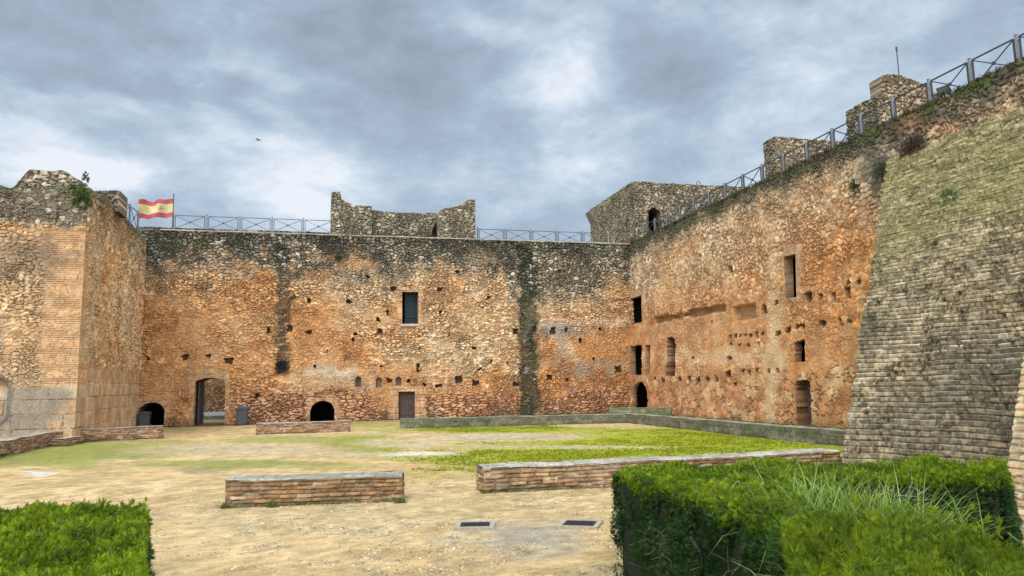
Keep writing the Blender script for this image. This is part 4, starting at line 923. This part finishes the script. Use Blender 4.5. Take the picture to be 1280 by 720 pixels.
# ------------------------------------------------------------------ railings
def railing(name, pts, label, h=.95, w=.085, parent_loc=None, sag=.12, lean=0, thin=.024):
    r = thing(name, tuple(pts[0]), label, 'railing', 'steel railings on the wall tops')
    post0 = None
    for p in pts:
        mb = MB(); mb.box((p[0], p[1], p[2]+h/2), (w, w, h)); mb.box((p[0], p[1], p[2]+h+.015), (w*1.15, w*1.15, .03)); mb.box((p[0], p[1], p[2]+.01), (w*1.5, w*1.5, .02))
        if post0 is None: post0 = mb.build('post', M_POST, r, tuple(p)); post0_loc = A(*p)
        else:
            o = post0.copy(); COL.objects.link(o); o.parent = r; o.location = A(*p)-WL[r.name]
    for a, b in zip(pts[:-1], pts[1:]):
        a = A(*a); b = A(*b); t = (b-a); L_ = np.linalg.norm(t); t /= L_; g = w/2+.06; a2 = a+t*g; b2 = b-t*g; ZU = A(0, 0, 1)
        mb = MB(); lo, hi = .12, h-.06
        mb.bar(a2+ZU*hi, b2+ZU*hi, thin*1.2)
        mb.bar(a2+ZU*.02, a2+ZU*(hi+.0), thin*1.2); mb.bar(b2+ZU*.02, b2+ZU*(hi+.0), thin*1.2)
        mb.bar(a2+ZU*lo, b2+ZU*(hi-.02), thin); mb.bar(a2+ZU*(hi-.02), b2+ZU*lo, thin*.8); mb.bar(a2+ZU*lo, b2+ZU*lo, thin*.8)
        c = (a2+b2)/2+ZU*(lo+hi)/2; n = np.cross(t, ZU)
        mb.tube([c-n*.025, c+n*.025], .05, 8)
        for zz in (.25, hi-.1): mb.bar(a+t*0+ZU*zz, a2+ZU*zz, .02); mb.bar(b2+ZU*zz, b+ZU*zz, .02)
        mb.build('panel', M_STEEL, r, tuple(a2))
    return r
xs = [-7.53-1.62*0+1.62*k for k in range(0, 6)]
pl_ = [P(px, 288, 1, 41.25)[0] for px in (216, 258, 299.5, 340, 379, 417)]
railing('railing', [(x, 41.25, 10.02) for x in pl_], 'steel railing on the back parapet between flag and ruined turret', h=.86)
pl_ = [P(px, 292, 1, 41.25)[0] for px in (597, 631, 664, 696, 728, 760)]
railing('railing', [(x, 41.25, 9.88) for x in pl_], 'steel railing on the back parapet between ruined turret and square tower', h=.82)
railing('railing', [(17.35, 12.83+1.437*k, 9.40) for k in range(18)], 'long steel railing climbing along the top of the right wall', h=.93, w=.065, thin=.03)
pa = P(151.5, 247, 0, -7.95); pb = P(173, 264, 0, -7.95)
railing('railing', [tuple(pa*(1-t)+pb*t-A(0, 0, .95)) for t in (0, .5, 1)], 'short dark stair railing on top of the left tower flank', h=.95, w=.07)

# ------------------------------------------------------------------ flag
def build_flag():
    pb = P(215.6, 285, 1, 40.6); pt = P(216, 244, 1, 40.6)
    r = thing('flag', (pb[0], pb[1], 9.2), 'red and yellow striped flag with a crest blowing from a thin pole', 'flag')
    mb = MB(); mb.tube([A(pb[0], pb[1], 9.2), A(pb[0], pb[1], pt[2])], .022, 8); mb.tube([A(pb[0], pb[1], pt[2]), A(pb[0], pb[1], pt[2]+.06)], .035, 8)
    mb.build('pole', M_STEEL, r, (pb[0], pb[1], 9.2))
    zt = P(215, 249, 1, 40.6)[2]; zb = P(215, 271.5, 1, 40.6)[2]; W_ = pb[0]-P(174, 260, 1, 40.6)[0]; H_ = zt-zb
    nu, nz = 150, 90; s, v = np.meshgrid(np.linspace(0, 1, nu), np.linspace(0, 1, nz))       # s from the pole outwards, v up
    x = pb[0]-s*W_+.02*np.sin(v*5+s*6)*s; y = 40.6+.16*np.sin(s*9+v*2.0)*(.3+s)+.08*np.sin(s*19-v*4)*s
    z = zb+v*H_-s*.10+.05*np.sin(s*8)*s-s*s*.06+.03*np.sin(s*15+1)
    RED_ = A(.50, .11, .11); YEL = A(.64, .54, .24); c = np.where(((v < .26) | (v > .75))[..., None], RED_, YEL)
    # the crest: shield between two pillars under a crown
    cx, cy = .36, .50; X = (s-cx)*W_/H_; Y = v-cy
    sh_ = (np.abs(X) < .085) & (Y < .05) & (Y > -.13+ (X/.085)**2*.03); c = np.where(sh_[..., None], np.where(((X > 0) ^ (Y > -.04))[..., None], A(.55, .10, .08), A(.62, .42, .30)), c)
    crown = (np.abs(X) < .06) & (Y > .065) & (Y < .125); c = np.where(crown[..., None], A(.60, .28, .04), c)
    for sx_ in (-.135, .135):
        pil = (np.abs(X-sx_) < .018) & (Y > -.12) & (Y < .07); c = np.where(pil[..., None], A(.62, .60, .58), c)
        ba = (np.abs(X-sx_) < .03) & (np.abs(Y+.02) < .018); c = np.where(ba[..., None], A(.55, .08, .08), c)
    i = np.arange(nu*nz).reshape(nz, nu); q = np.stack([i[:-1, :-1], i[:-1, 1:], i[1:, 1:], i[1:, :-1]], -1).reshape(-1, 4)
    mk('cloth', np.stack([x, y, z], -1).reshape(-1, 3), q, None, M_CLOTH, c.reshape(-1, 3), r, (pb[0], 40.6, zt), smooth=True)
build_flag()

# ------------------------------------------------------------------ bins, lamps, drain covers, bird
def build_bin(px, pyb, y, h, wdt, label):
    p = P(px, pyb, 1, y); x = p[0]; r = thing('litter_bin', (x, y, 0), label, 'bin', 'grey litter bins')
    mb = MB(); V = []
    for zz, k in ((.08, .80), (h*.5, .9), (h*.86, 1.0)): V += [(x+a*wdt/2*k, y+b*wdt*.45*k, zz) for a, b in ((-.8, -1), (.8, -1), (1, -.8), (1, .8), (.8, 1), (-.8, 1), (-1, .8), (-1, -.8))]
    q = [(i*8+k, i*8+(k+1) % 8, (i+1)*8+(k+1) % 8, (i+1)*8+k) for i in range(2) for k in range(8)]
    mb.add(V, q); mb.box((x, y, h*.87), (wdt*1.06, wdt*.98, .05)); mb.build('body', M_BIN, r, (x, y, 0))
    mb = MB(); mb.box((x, y, h*.93), (wdt*1.12, wdt*1.05, .07), taper=.94); mb.box((x, y, h*.985), (wdt*.9, wdt*.8, .05), taper=.8); mb.box((x, y+wdt*.5, h*.9), (wdt*.7, .05, .05)); mb.build('lid', M_BINLID, r, (x, y, h*.9))
    for sx_ in (-1, 1):
        mb = MB(); mb.tube([(x+sx_*wdt*.42, y+wdt*.3, .09), (x+sx_*wdt*.50, y+wdt*.3, .09)], .09, 14); mb.build('wheel', M_DARKSTEEL, r, (x+sx_*wdt*.46, y+wdt*.3, .09))
build_bin(303, 532, 37.3, .86, .52, 'grey plastic wheeled bin standing against the wall right of the arched passage')
build_bin(180.5, 533, 37.9, .72, .48, 'grey bin half inside the low dark arch beside the left tower')
def floodlight(p, aim, label, sz=.42, grp='floodlights on the battlements'):
    p = A(*p); r = thing('floodlight', tuple(p), label, 'floodlight', grp)
    aim = A(*aim); aim /= np.linalg.norm(aim); x = np.cross(aim, A(0, 0, 1)); x /= np.linalg.norm(x); y = np.cross(x, aim); c = p+A(0, 0, sz*.75)
    def bx_(w, h, d0, d1, k=1.):
        mb = MB(); mb.hexa([c+x*a*w*kk/2+y*b*h*kk/2+aim*d for d, kk in ((d0, k), (d1, 1)) for a, b in ((-1, -1), (1, -1), (1, 1), (-1, 1))]); return mb
    h_ = bx_(sz, sz*.75, -.10, .03, .8); h_.build('housing', M_DARKSTEEL, r, tuple(c)); bx_(sz*.88, sz*.62, .032, .045).build('glass', M_GLASS, r, tuple(c+aim*.03))
    mb = MB(); mb.bar(p, p+A(0, 0, .05), sz*.5, .08); mb.bar(p-x*sz*.55, c-x*sz*.55, .03); mb.bar(p+x*sz*.55, c+x*sz*.55, .03); mb.bar(p-x*sz*.55, p+x*sz*.55, .03); mb.build('bracket', M_DARKSTEEL, r, tuple(p))
p = P(1181, 112, 0, 17.12); floodlight((17.08, p[1], 9.42), (-.75, -.2, -.45), 'black square floodlight clamped to the right wall edge under the railing', .34)
p = P(500, 293, 1, 39.4); floodlight((p[0]-.0, 39.4, 9.35), (-.1, -1, .1), 'small floodlight at the foot of the ruined turret, left of a steel post', .34)
p = P(506, 293, 1, 39.6); mb = MB(); mb.box((p[0]+.55, 40.0, 9.42), (.9, .5, .45)); mb.box((p[0]+.55, 40.0, 9.67), (1.0, .6, .05)); tag(mb.build('cable_box', M_DARKSTEEL, None, (p[0]+.55, 40, 9.2)), 'dark box on the wall walk in front of the ruined turret', 'box')
def cover(c, w, d, rz, label):
    r = thing('drain_cover', (c[0], c[1], 0), label, 'drain cover', 'drain covers in the earth')
    mb = MB(); fr = .06; ca, sa = math.cos(rz), math.sin(rz)
    def pt(a, b): return (c[0]+a*ca-b*sa, c[1]+a*sa+b*ca)
    for (a, b, sx_, sy_) in ((0, -d/2-fr/2, w+2*fr, fr), (0, d/2+fr/2, w+2*fr, fr), (-w/2-fr/2, 0, fr, d), (w/2+fr/2, 0, fr, d)):
        x, y = pt(a, b); mb.box((x, y, -.02), (sx_-.004, sy_-.004, .05), rz)
    mb.build('frame', M_FRAME, r, (c[0], c[1], 0))
    mb = MB(); mb.box((c[0], c[1], -.018), (w, d, .03), rz)
    for i in range(9):
        for j in range(5):
            x, y = pt((i-4)*w/9.6, (j-2)*d/5.6); mb.box((x, y, .0), (w/15, d/9, .008), rz+R(45))
    mb.build('lid', M_IRON, r, (c[0], c[1], 0))
g1 = G(594, 655.5); g2 = G(725, 654)
cover(g1, .34, .30, R(-14), 'dark iron drain cover nearer the middle, flush in the sandy ground')
cover(g2, .36, .34, R(-30), 'iron drain cover in a raised pale concrete frame near the hedge')
def build_bird():
    c = EYE+ray(323, 175)/1.0*70; mb = MB(); x = CR; y = CF; z = CU
    mb.tube([c-x*.22, c-x*.1, c+x*.05, c+x*.2, c+x*.26], [.01, .05, .06, .03, .008], 8)
    for sgn in (1, -1): mb.add([c-x*.05, c+x*.08, c+y*.35*sgn+z*.13-x*.02, c+y*.62*sgn+z*.02-x*.16, c+y*.3*sgn+z*.11-x*.10], [(0, 1, 2, 4)], [(4, 2, 3)])
    mb.add([c-x*.2, c-x*.36+y*.05, c-x*.36-y*.05], [], [(0, 1, 2)])
    tag(mb.build('bird', M_BIRD, None, tuple(c)), 'small dark bird gliding in the cloudy sky', 'bird')
build_bird()

# ------------------------------------------------------------------ foliage
def tri_sample(poly, n):
    poly = np.asarray(poly, float); c = poly.mean(0); k = len(poly)
    ar = np.array([abs(np.cross(poly[i]-c, poly[(i+1) % k]-c))/2 for i in range(k)]); w = rng.choice(k, n, p=ar/ar.sum())
    a = rng.random(n); b = rng.random(n); f = a+b > 1; a[f] = 1-a[f]; b[f] = 1-b[f]
    return c+(poly[w]-c)*a[:, None]+(poly[(w+1) % k]-c)*b[:, None], ar.sum()
def sprigs(pos, dirs, L_, cols, nb=6, w=.085, spread=.8):
    """each sprig is a flat fan of narrow leaf blades"""
    n = len(pos); d = dirs/np.linalg.norm(dirs, axis=1)[:, None]
    rv = rng.normal(size=(n, 3)); s = np.cross(d, rv); s /= np.linalg.norm(s, axis=1)[:, None]; nn = np.cross(d, s)
    V = []; C = []
    for k in range(nb):
        t = (k/(nb-1))*2-1; a = t*spread+rng.normal(size=n)*.15; along = (1-abs(t))*.35
        dd = d*np.cos(a)[:, None]+s*np.sin(a)[:, None]+nn*(rng.normal(size=n)*.18)[:, None]
        l = L_*(1-.35*abs(t))*(.8+.4*rng.random(n)); b0 = pos+d*(L_*along*.6)[:, None]
        side = np.cross(dd, nn); side /= np.linalg.norm(side, axis=1)[:, None]; ww = (l*w)[:, None]
        V.append(np.stack([b0, b0+dd*(l*.45)[:, None]+side*ww, b0+dd*l[:, None], b0+dd*(l*.45)[:, None]-side*ww], 1))
        f = (.85+.3*rng.random(n))[:, None, None]; C.append(np.repeat(cols[:, None, :], 4, 1)*f*np.array([.75, 1, 1.2, 1])[None, :, None])
    V = np.concatenate(V).reshape(-1, 3); C = np.concatenate(C).reshape(-1, 3)
    return V, np.arange(len(V)).reshape(-1, 4), C
def core(name, poly, z1, parent, inset=.09, sh=.0):
    poly = np.asarray(poly, float); c = poly.mean(0); d = poly-c; ln = np.linalg.norm(d, axis=1)[:, None]; q = c+d*(1-inset/ln)
    mb = MB(); k = len(q); V = [(x, y, 0) for x, y in q]+[(x, y, z1-inset) for x, y in q]
    mb.add(V+[(c[0], c[1], z1-inset)], [(i, (i+1) % k, k+(i+1) % k, k+i) for i in range(k)], [(2*k, k+i, k+(i+1) % k) for i in range(k)])
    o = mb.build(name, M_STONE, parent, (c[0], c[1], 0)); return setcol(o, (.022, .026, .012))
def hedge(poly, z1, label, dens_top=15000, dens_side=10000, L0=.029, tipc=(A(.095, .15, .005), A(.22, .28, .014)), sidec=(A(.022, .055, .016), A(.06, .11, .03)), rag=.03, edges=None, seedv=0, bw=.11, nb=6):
    poly = np.asarray(poly, float); c = poly.mean(0); root = thing('hedge', (c[0], c[1], 0), label, 'hedge', 'clipped conifer hedges')
    core('inner_growth', poly, z1, root)
    k = len(poly); Ps = []; Ds = []; Cs = []; Ls = []
    ar = sum(abs(np.cross(poly[i]-c, poly[(i+1) % k]-c))/2 for i in range(k)); n = int(ar*dens_top)
    p, _ = tri_sample(poly, n); bump = (fbm(p[:, 0]*4.5+seedv, p[:, 1]*4.5, 4, 5)-.5); hgt = z1-.055+bump*.20+np.abs(rng.normal(size=n))*rag*.6
    Ps.append(np.c_[p, hgt-rng.random(n)**2*.06]); dd = np.c_[rng.normal(size=(n, 2))*.7, np.ones(n)]; Ds.append(dd)
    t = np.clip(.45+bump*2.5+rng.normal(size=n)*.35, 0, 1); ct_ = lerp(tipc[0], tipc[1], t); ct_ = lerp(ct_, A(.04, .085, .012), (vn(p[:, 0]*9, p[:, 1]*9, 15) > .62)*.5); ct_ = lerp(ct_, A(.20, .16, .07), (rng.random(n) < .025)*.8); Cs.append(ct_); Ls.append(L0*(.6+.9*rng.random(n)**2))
    for i in range(k):
        if edges is not None and i not in edges: continue
        a, b = poly[i], poly[(i+1) % k]; L_ = np.linalg.norm(b-a); t_ = (b-a)/L_; out = A(t_[1], -t_[0]); out = out*np.sign(np.dot(out, (a+b)/2-c)+1e-9)
        m = int(L_*z1*dens_side); s = rng.random(m)*L_; z = rng.random(m)**.8*(z1-.03); kk = (fbm(s*5+i*9, z*6, 3, 44) > .40) | (rng.random(m) < .22) | (z > z1-.12); s = s[kk]; z = z[kk]; m = len(s)
        wv = (fbm(s*2.5, z*2.5, 4, 8+i)-.5); off = -.05+wv*.22+rng.normal(size=m)*.015-ss(z1-.12, z1, z)*.05-ss(.35, 0, z)*.06
        pp = a+t_*s[:, None]+out*off[:, None]; Ps.append(np.c_[pp, z]); Ds.append(np.c_[out*1.0+rng.normal(size=(m, 2))*.5, .75+rng.normal(size=m)*.5])
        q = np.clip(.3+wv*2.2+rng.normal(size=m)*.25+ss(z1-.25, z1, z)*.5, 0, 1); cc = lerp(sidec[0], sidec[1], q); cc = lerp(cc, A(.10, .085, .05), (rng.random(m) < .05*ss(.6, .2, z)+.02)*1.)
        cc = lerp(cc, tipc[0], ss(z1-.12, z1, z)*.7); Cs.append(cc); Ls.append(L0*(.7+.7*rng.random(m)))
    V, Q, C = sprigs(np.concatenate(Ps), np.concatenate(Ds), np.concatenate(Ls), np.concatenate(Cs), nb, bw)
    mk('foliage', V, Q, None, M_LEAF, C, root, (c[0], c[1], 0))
    return root
Z1 = .87
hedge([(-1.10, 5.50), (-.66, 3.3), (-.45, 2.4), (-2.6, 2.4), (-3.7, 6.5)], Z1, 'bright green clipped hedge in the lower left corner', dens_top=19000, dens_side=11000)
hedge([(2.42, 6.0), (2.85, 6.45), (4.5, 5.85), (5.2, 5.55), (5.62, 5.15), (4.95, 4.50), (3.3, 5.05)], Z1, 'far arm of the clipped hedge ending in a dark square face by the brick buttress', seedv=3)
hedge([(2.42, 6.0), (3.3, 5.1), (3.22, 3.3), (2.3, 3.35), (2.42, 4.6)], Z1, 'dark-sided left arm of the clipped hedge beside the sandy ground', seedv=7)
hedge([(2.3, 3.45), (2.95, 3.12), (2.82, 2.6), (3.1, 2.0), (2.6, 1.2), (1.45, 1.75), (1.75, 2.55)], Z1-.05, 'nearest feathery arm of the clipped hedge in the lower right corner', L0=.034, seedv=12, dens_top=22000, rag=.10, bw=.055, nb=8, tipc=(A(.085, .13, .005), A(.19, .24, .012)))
# dry twigs showing in the hedge faces
def twigs(area, n, label, seed=1):
    mb = MB(); rr = random.Random(seed)
    (a, b, z0_, z1_) = area; a = A(*a); b = A(*b)
    for _ in range(n):
        s = rr.random(); p = a*(1-s)+b*s; z = z0_+(z1_-z0_)*rr.random(); q = A(p[0], p[1], z); d = A(rr.uniform(-1, 1), rr.uniform(-1.2, .2), rr.uniform(-.3, 1)); d /= np.linalg.norm(d); L_ = rr.uniform(.07, .22)
        m = q+d*L_*.5+A(rr.uniform(-.04, .04), rr.uniform(-.04, .04), 0); mb.tube([q, m, q+d*L_], [.003, .0022, .0012], 4, False)
    c = (a+b)/2; o = mb.build('dry_twigs', M_BARK, None, (c[0], c[1], z0_)); o['kind'] = 'stuff'; return tag(o, label, 'twigs')
M_TWIG = mat_plain('bleached_twig', (.34, .27, .20), .9, 0, 40, .3, 0)
o = twigs(((4.0, 4.76), (4.3, 4.64), .45, .76), 30, 'bare bleached twigs poking out of the inner face of the far hedge arm', 3); o.data.materials[0] = M_TWIG
o = twigs(((2.28, 3.4), (2.36, 5.4), .05, .55), 60, 'bare grey twigs low in the dark side of the left hedge arm', 4)

def blades(centres, n, L0, L1, w, cols, droop=.9, tilt=.5, z0=0., rad=.15, seg=5):
    V = []; Q = []; C = []; nv = 0
    ci = rng.integers(0, len(centres), n); cen = np.asarray(centres, float)[ci]
    base = cen[:, :2]+rng.normal(size=(n, 2))*rad; zb = cen[:, 2] if cen.shape[1] > 2 else np.full(n, z0)
    az = rng.random(n)*2*math.pi; L_ = rng.uniform(L0, L1, n); ti = np.abs(rng.normal(size=n))*tilt; dr = droop*(.4+rng.random(n)*.9)
    p = np.c_[base, zb]; hd = np.c_[np.cos(az), np.sin(az), az*0]; sd = np.c_[-np.sin(az), np.cos(az), az*0]; rows = []
    ang = ti.copy()
    for k in range(seg+1):
        ww = w*(1-(k/seg)**1.5*.95)*(.7+.6*((np.arange(n)*7919) % 13)/13); rows.append(np.stack([p-sd*ww[:, None]/2, p+sd*ww[:, None]/2], 1))
        st = L_/seg; p = p+(hd*np.sin(ang)[:, None]+A(0, 0, 1)*np.cos(ang)[:, None])*st[:, None]; ang = ang+dr/seg*(1+k*.5)
    Rr = np.stack(rows, 1)          # n,seg+1,2,3
    V = Rr.reshape(-1, 3); b = np.arange(n)[:, None]*(seg+1)*2+np.arange(seg)[None]*2; Q = np.stack([b, b+1, b+3, b+2], -1).reshape(-1, 4)
    t = np.clip(rng.normal(size=n)*.3+.5, 0, 1); c = lerp(cols[0], cols[1], t); C = np.repeat(c, (seg+1)*2, 0)
    return V, Q, C
def clump(name, cen, n, L0, L1, w, cols, label, group=None, cat='grass', **k):
    V, Q, C = blades(cen, n, L0, L1, w, cols, **k); c = np.mean(np.asarray(cen, float), 0)
    o = mk(name, V, Q, None, M_GRASS, np.clip(C, .01, .8), None, (c[0], c[1], float(c[2]) if len(c) > 2 else 0)); return tag(o, label, cat, group)
GC = (A(.11, .19, .015), A(.36, .45, .12))
clump('long_grass', [(x, y, .42) for x, y in ((2.85, 3.75), (2.9, 3.55), (3.0, 3.85), (3.05, 3.35), (2.85, 3.35), (3.15, 3.55), (2.8, 3.55), (3.2, 3.95), (2.85, 4.0), (3.1, 4.2))], 1700, .48, .80, .010, GC, 'tall bright arching grass growing through the middle of the near hedge', tilt=.2, droop=1.15, rad=.11)
clump('long_grass', [(2.06, 2.92, .50), (2.10, 3.0, .50), (2.02, 2.85, .48)], 150, .32, .52, .008, (A(.14, .22, .04), A(.42, .50, .22)), 'pale drooping grass tuft hanging over the dark hedge side at bottom', tilt=.4, droop=1.9, rad=.07)
clump('long_grass', [(3.55, 5.35, .5), (3.8, 5.25, .5), (4.0, 5.3, .5), (3.6, 5.6, .5)], 260, .40, .58, .008, GC, 'pale grass blades standing out of the top of the far hedge arm', tilt=.3, droop=.8, rad=.12)
clump('long_grass', [(2.95, 4.55, .45), (3.1, 4.7, .45)], 34, .5, .85, .010, (A(.30, .36, .12), A(.52, .56, .30)), 'few long bleached grass stalks rising from the left hedge arm', tilt=.5, droop=1.2, rad=.14)
clump('long_grass', [(x, y, 0) for x, y in ((3.8, 4.1), (4.2, 3.9), (3.5, 4.3), (4.0, 3.5), (3.6, 3.6), (4.5, 3.6))], 1500, .25, .6, .009, (A(.05, .10, .015), A(.14, .20, .04)), 'rough dark grass filling the hollow between the hedge arms', tilt=.3, droop=.8, rad=.25)
# tufts at the feet of the benches
for px, py, lab in ((283, 632, 'small green tuft at the left foot of the front bench wall'), (500, 626, 'small green tuft at the right foot of the front bench wall'), (340, 631, 'small green tuft under the middle of the front bench wall'), (607, 615, 'low green weeds at the left foot of the long bench wall')):
    g = G(px, py); clump('weed_tuft', [(g[0], g[1]-.03, -.02)], 320, .03, .09, .012, (A(.09, .13, .025), A(.20, .24, .06)), lab, 'weeds at the foot of the bench walls', 'weed', tilt=.8, droop=.6, rad=.032, seg=2)
# turf: short blades in the green areas
def turf():
    n = 150000; x = rng.uniform(-9, 12.1, n); y = 8+(30.0-8)*rng.random(n)**.8; px, py = proj(np.stack([x, y, 0*x], -1)); g, p, n1, n2 = ground_masks(x, y, px, py)
    k = (px > 470+rng.random(n)*60) & (g*(1+(vn(x*6, y*6, 3)-.5)) > .25+rng.random(n)*.75) & (x < 12.0); cen = np.c_[x, y, -.03+0*x][k]
    n = len(cen); 
    b = cen; az = rng.random(n)*6.283; h = rng.uniform(.003, .016, n); w = .02+.025*rng.random(n); s = np.c_[np.cos(az), np.sin(az), az*0]*w[:, None]; tip = b+np.c_[rng.normal(size=(n, 2))*.02, h+.02]
    V = np.stack([b-s, b+s, tip], 1).reshape(-1, 3); c = lerp(GREEN2, A(.37, .38, .012), np.clip(rng.normal(size=n)*.25+.55, 0, 1))
    o = mk('turf', V, None, np.arange(len(V)).reshape(-1, 3), M_GRASS, np.repeat(c, 3, 0)); o['kind'] = 'stuff'
turf()
def pebbles():
    n = 60000; d = 5.2+9*rng.random(n)**1.5; a = rng.uniform(-.75, .45, n); x = d*np.sin(a+TH*1.0); y = d*np.cos(a+TH)
    k = (fbm(x*1.6, y*1.6, 4, 12) > .40+rng.random(n)*.22); x, y = x[k], y[k]; n = len(x); r = .003+.013*rng.random(n)**4
    th = np.arange(5)*2*math.pi/5; V = np.zeros((n, 7, 3)); ro = rng.random(n)*6
    for i in range(5):
        q = .7+.6*rng.random(n); V[:, i, 0] = x+r*q*np.cos(th[i]+ro)*1.3; V[:, i, 1] = y+r*q*np.sin(th[i]+ro); V[:, i, 2] = r*.1
    V[:, 5] = np.stack([x, y, r*.9], -1); V[:, 6] = np.stack([x, y, -r*1.5], -1)
    z0 = ((fbm(x*.35, y*.35, 5, 3, .6)-.5)*.06+(fbm(x*1.6, y*1.6, 5, 9, .6)-.5)*.035)-.02; V[:, :, 2] += z0[:, None]
    T = np.array([(i, (i+1) % 5, 5) for i in range(5)]+[((i+1) % 5, i, 6) for i in range(5)])
    T = (np.arange(n)[:, None, None]*7+T[None]).reshape(-1, 3); c = lerp(A(.22, .155, .08), A(.60, .50, .34), rng.random(n)**1.4); 
    o = mk('pebbles', V.reshape(-1, 3), None, T, M_STONE, np.repeat(c, 7, 0)); o['kind'] = 'stuff'
pebbles()
# plants rooted in the masonry
def shrub(cen, rad, n, L0, cols, label, name='wall_shrub', sq=(1, 1, 1)):
    cen = A(*cen); u = rng.normal(size=(n, 3)); u /= np.linalg.norm(u, axis=1)[:, None]; r = rng.random(n)**.5; lump = .7+.6*vn(u[:, 0]*2+5, u[:, 2]*2+u[:, 1]*2+5, int(rad*100))
    p = u*(r*lump*rad)[:, None]*A(*sq)+cen; dd = u+A(0, 0, .5); cc = lerp(A(*cols[0]), A(*cols[1]), np.clip(r*.6+rng.normal(size=n)*.25, 0, 1))
    V, Q, C = sprigs(p, dd, np.full(n, L0)*(.6+.8*rng.random(n)), cc, 5, .14)
    o = mk(name, V, Q, None, M_LEAF, np.clip(C, .01, .6), None, tuple(cen-A(0, 0, rad*.7))); return tag(o, label, 'plant', 'plants rooted in the masonry')
D1 = (A(.05, .075, .02), A(.15, .18, .06)); DR = (A(.10, .075, .05), A(.20, .16, .11))
def onX(px, py, X): return P(px, py, 0, X)
shrub(P(103, 248, 1, 27.3), .30, 420, .08, D1, 'leafy green bush sprouting at the top corner of the left tower', sq=(1, .7, 1.3))
shrub(P(92, 238, 1, 27.4), .32, 300, .07, D1, 'low trailing weeds on the ledge of the left tower', sq=(1.6, .7, .6))
shrub(P(107, 224, 1, 29), .14, 70, .08, D1, 'tiny wisp of weed on the skyline above the left tower corner', sq=(.6, .6, 1.6))
shrub(onX(1140, 182, 16.7), .38, 420, .10, DR, 'dry brown shrub clinging above the top edge of the brick buttress', sq=(.6, 1.3, .8))
shrub(onX(1099, 212, 16.75), .26, 240, .09, (A(.12, .12, .07), A(.20, .22, .14)), 'grey green shrub at the upper left corner of the brick buttress', sq=(.5, 1, 1))
shrub(onX(1068, 234, 16.8), .20, 150, .08, (A(.06, .07, .04), A(.12, .15, .08)), 'small dark shrub hanging on the right wall left of the buttress', sq=(.5, 1, 1.2))
shrub(PN(1187, 248, A(12.6, 14.6, 4.1), A(-.75, -.2, .7))-A(.05, .05, -.05), .15, 70, .08, (A(.10, .13, .04), A(.17, .24, .09)), 'small green weed rooted in the middle of the mossy buttress', sq=(1, 1, .7))
shrub(P(423, 322, 1, 38.2), .16, 120, .09, D1, 'small green weed high on the back wall left of centre', sq=(1, .5, .7))
shrub(P(367, 372, 1, 38.2), .16, 120, .08, D1, 'small green weed beside the left dark damp streak', sq=(1, .5, .8))
shrub(P(352, 457, 1, 38.2), .26, 240, .09, (A(.03, .035, .025), A(.08, .09, .06)), 'dark tangled plant at the foot of the left damp streak', sq=(1, .6, 1))
# mossy fringe along the coping of both walls
def fringe(name, pts, label):
    V, Q, C = blades(pts, 5200, .05, .16, .03, (A(.03, .03, .013), A(.095, .092, .035)), tilt=.9, droop=.8, rad=.10, seg=2)
    o = tag(mk(name, V, Q, None, M_GRASS, C, None, tuple(pts[0])), label, 'weeds'); o['kind'] = 'stuff'; return o
fringe('coping_weeds', [(16.98+rng.normal()*.06, y, 9.42) for y in np.arange(12.5, 38.5, .12)], 'dark moss and weeds along the top edge of the right wall')
fringe('coping_weeds', [(x, 38.55, 9.40) for x in np.arange(-7.6, 17, .12)], 'dark moss and weeds along the top edge of the back wall')
# scattered weeds along the ground line of the benches and walls
for i, (pa_, pb_, n_, lab) in enumerate(((G(281, 632.5), G(502, 624.5), 300, 'thin line of weeds and grit along the foot of the front bench wall'), (G(605, 615.5), G(764, 606.4), 300, 'thin line of weeds along the foot of the long bench wall'),
                                        (G(500, 535), G(780, 528.5), 1500, 'weeds along the foot of the grey kerb wall by the lawn'), (G(210, 534), G(500, 526), 1500, 'weeds along the foot of the back wall between the arches'))):
    sn = A(CF[0], CF[1])*-.03
    t = np.linspace(0, 1, 160); pts = [(*(pa_*(1-k)+pb_*k+sn), -.02) for k in t if k >= 0]
    wl_ = clump('ground_weeds', pts, n_*2, .015, .055, .014, (A(.12, .13, .035), A(.26, .24, .09)), lab, None, 'weed', tilt=.8, droop=.7, rad=.045, seg=2)
    wl_['kind'] = 'stuff'
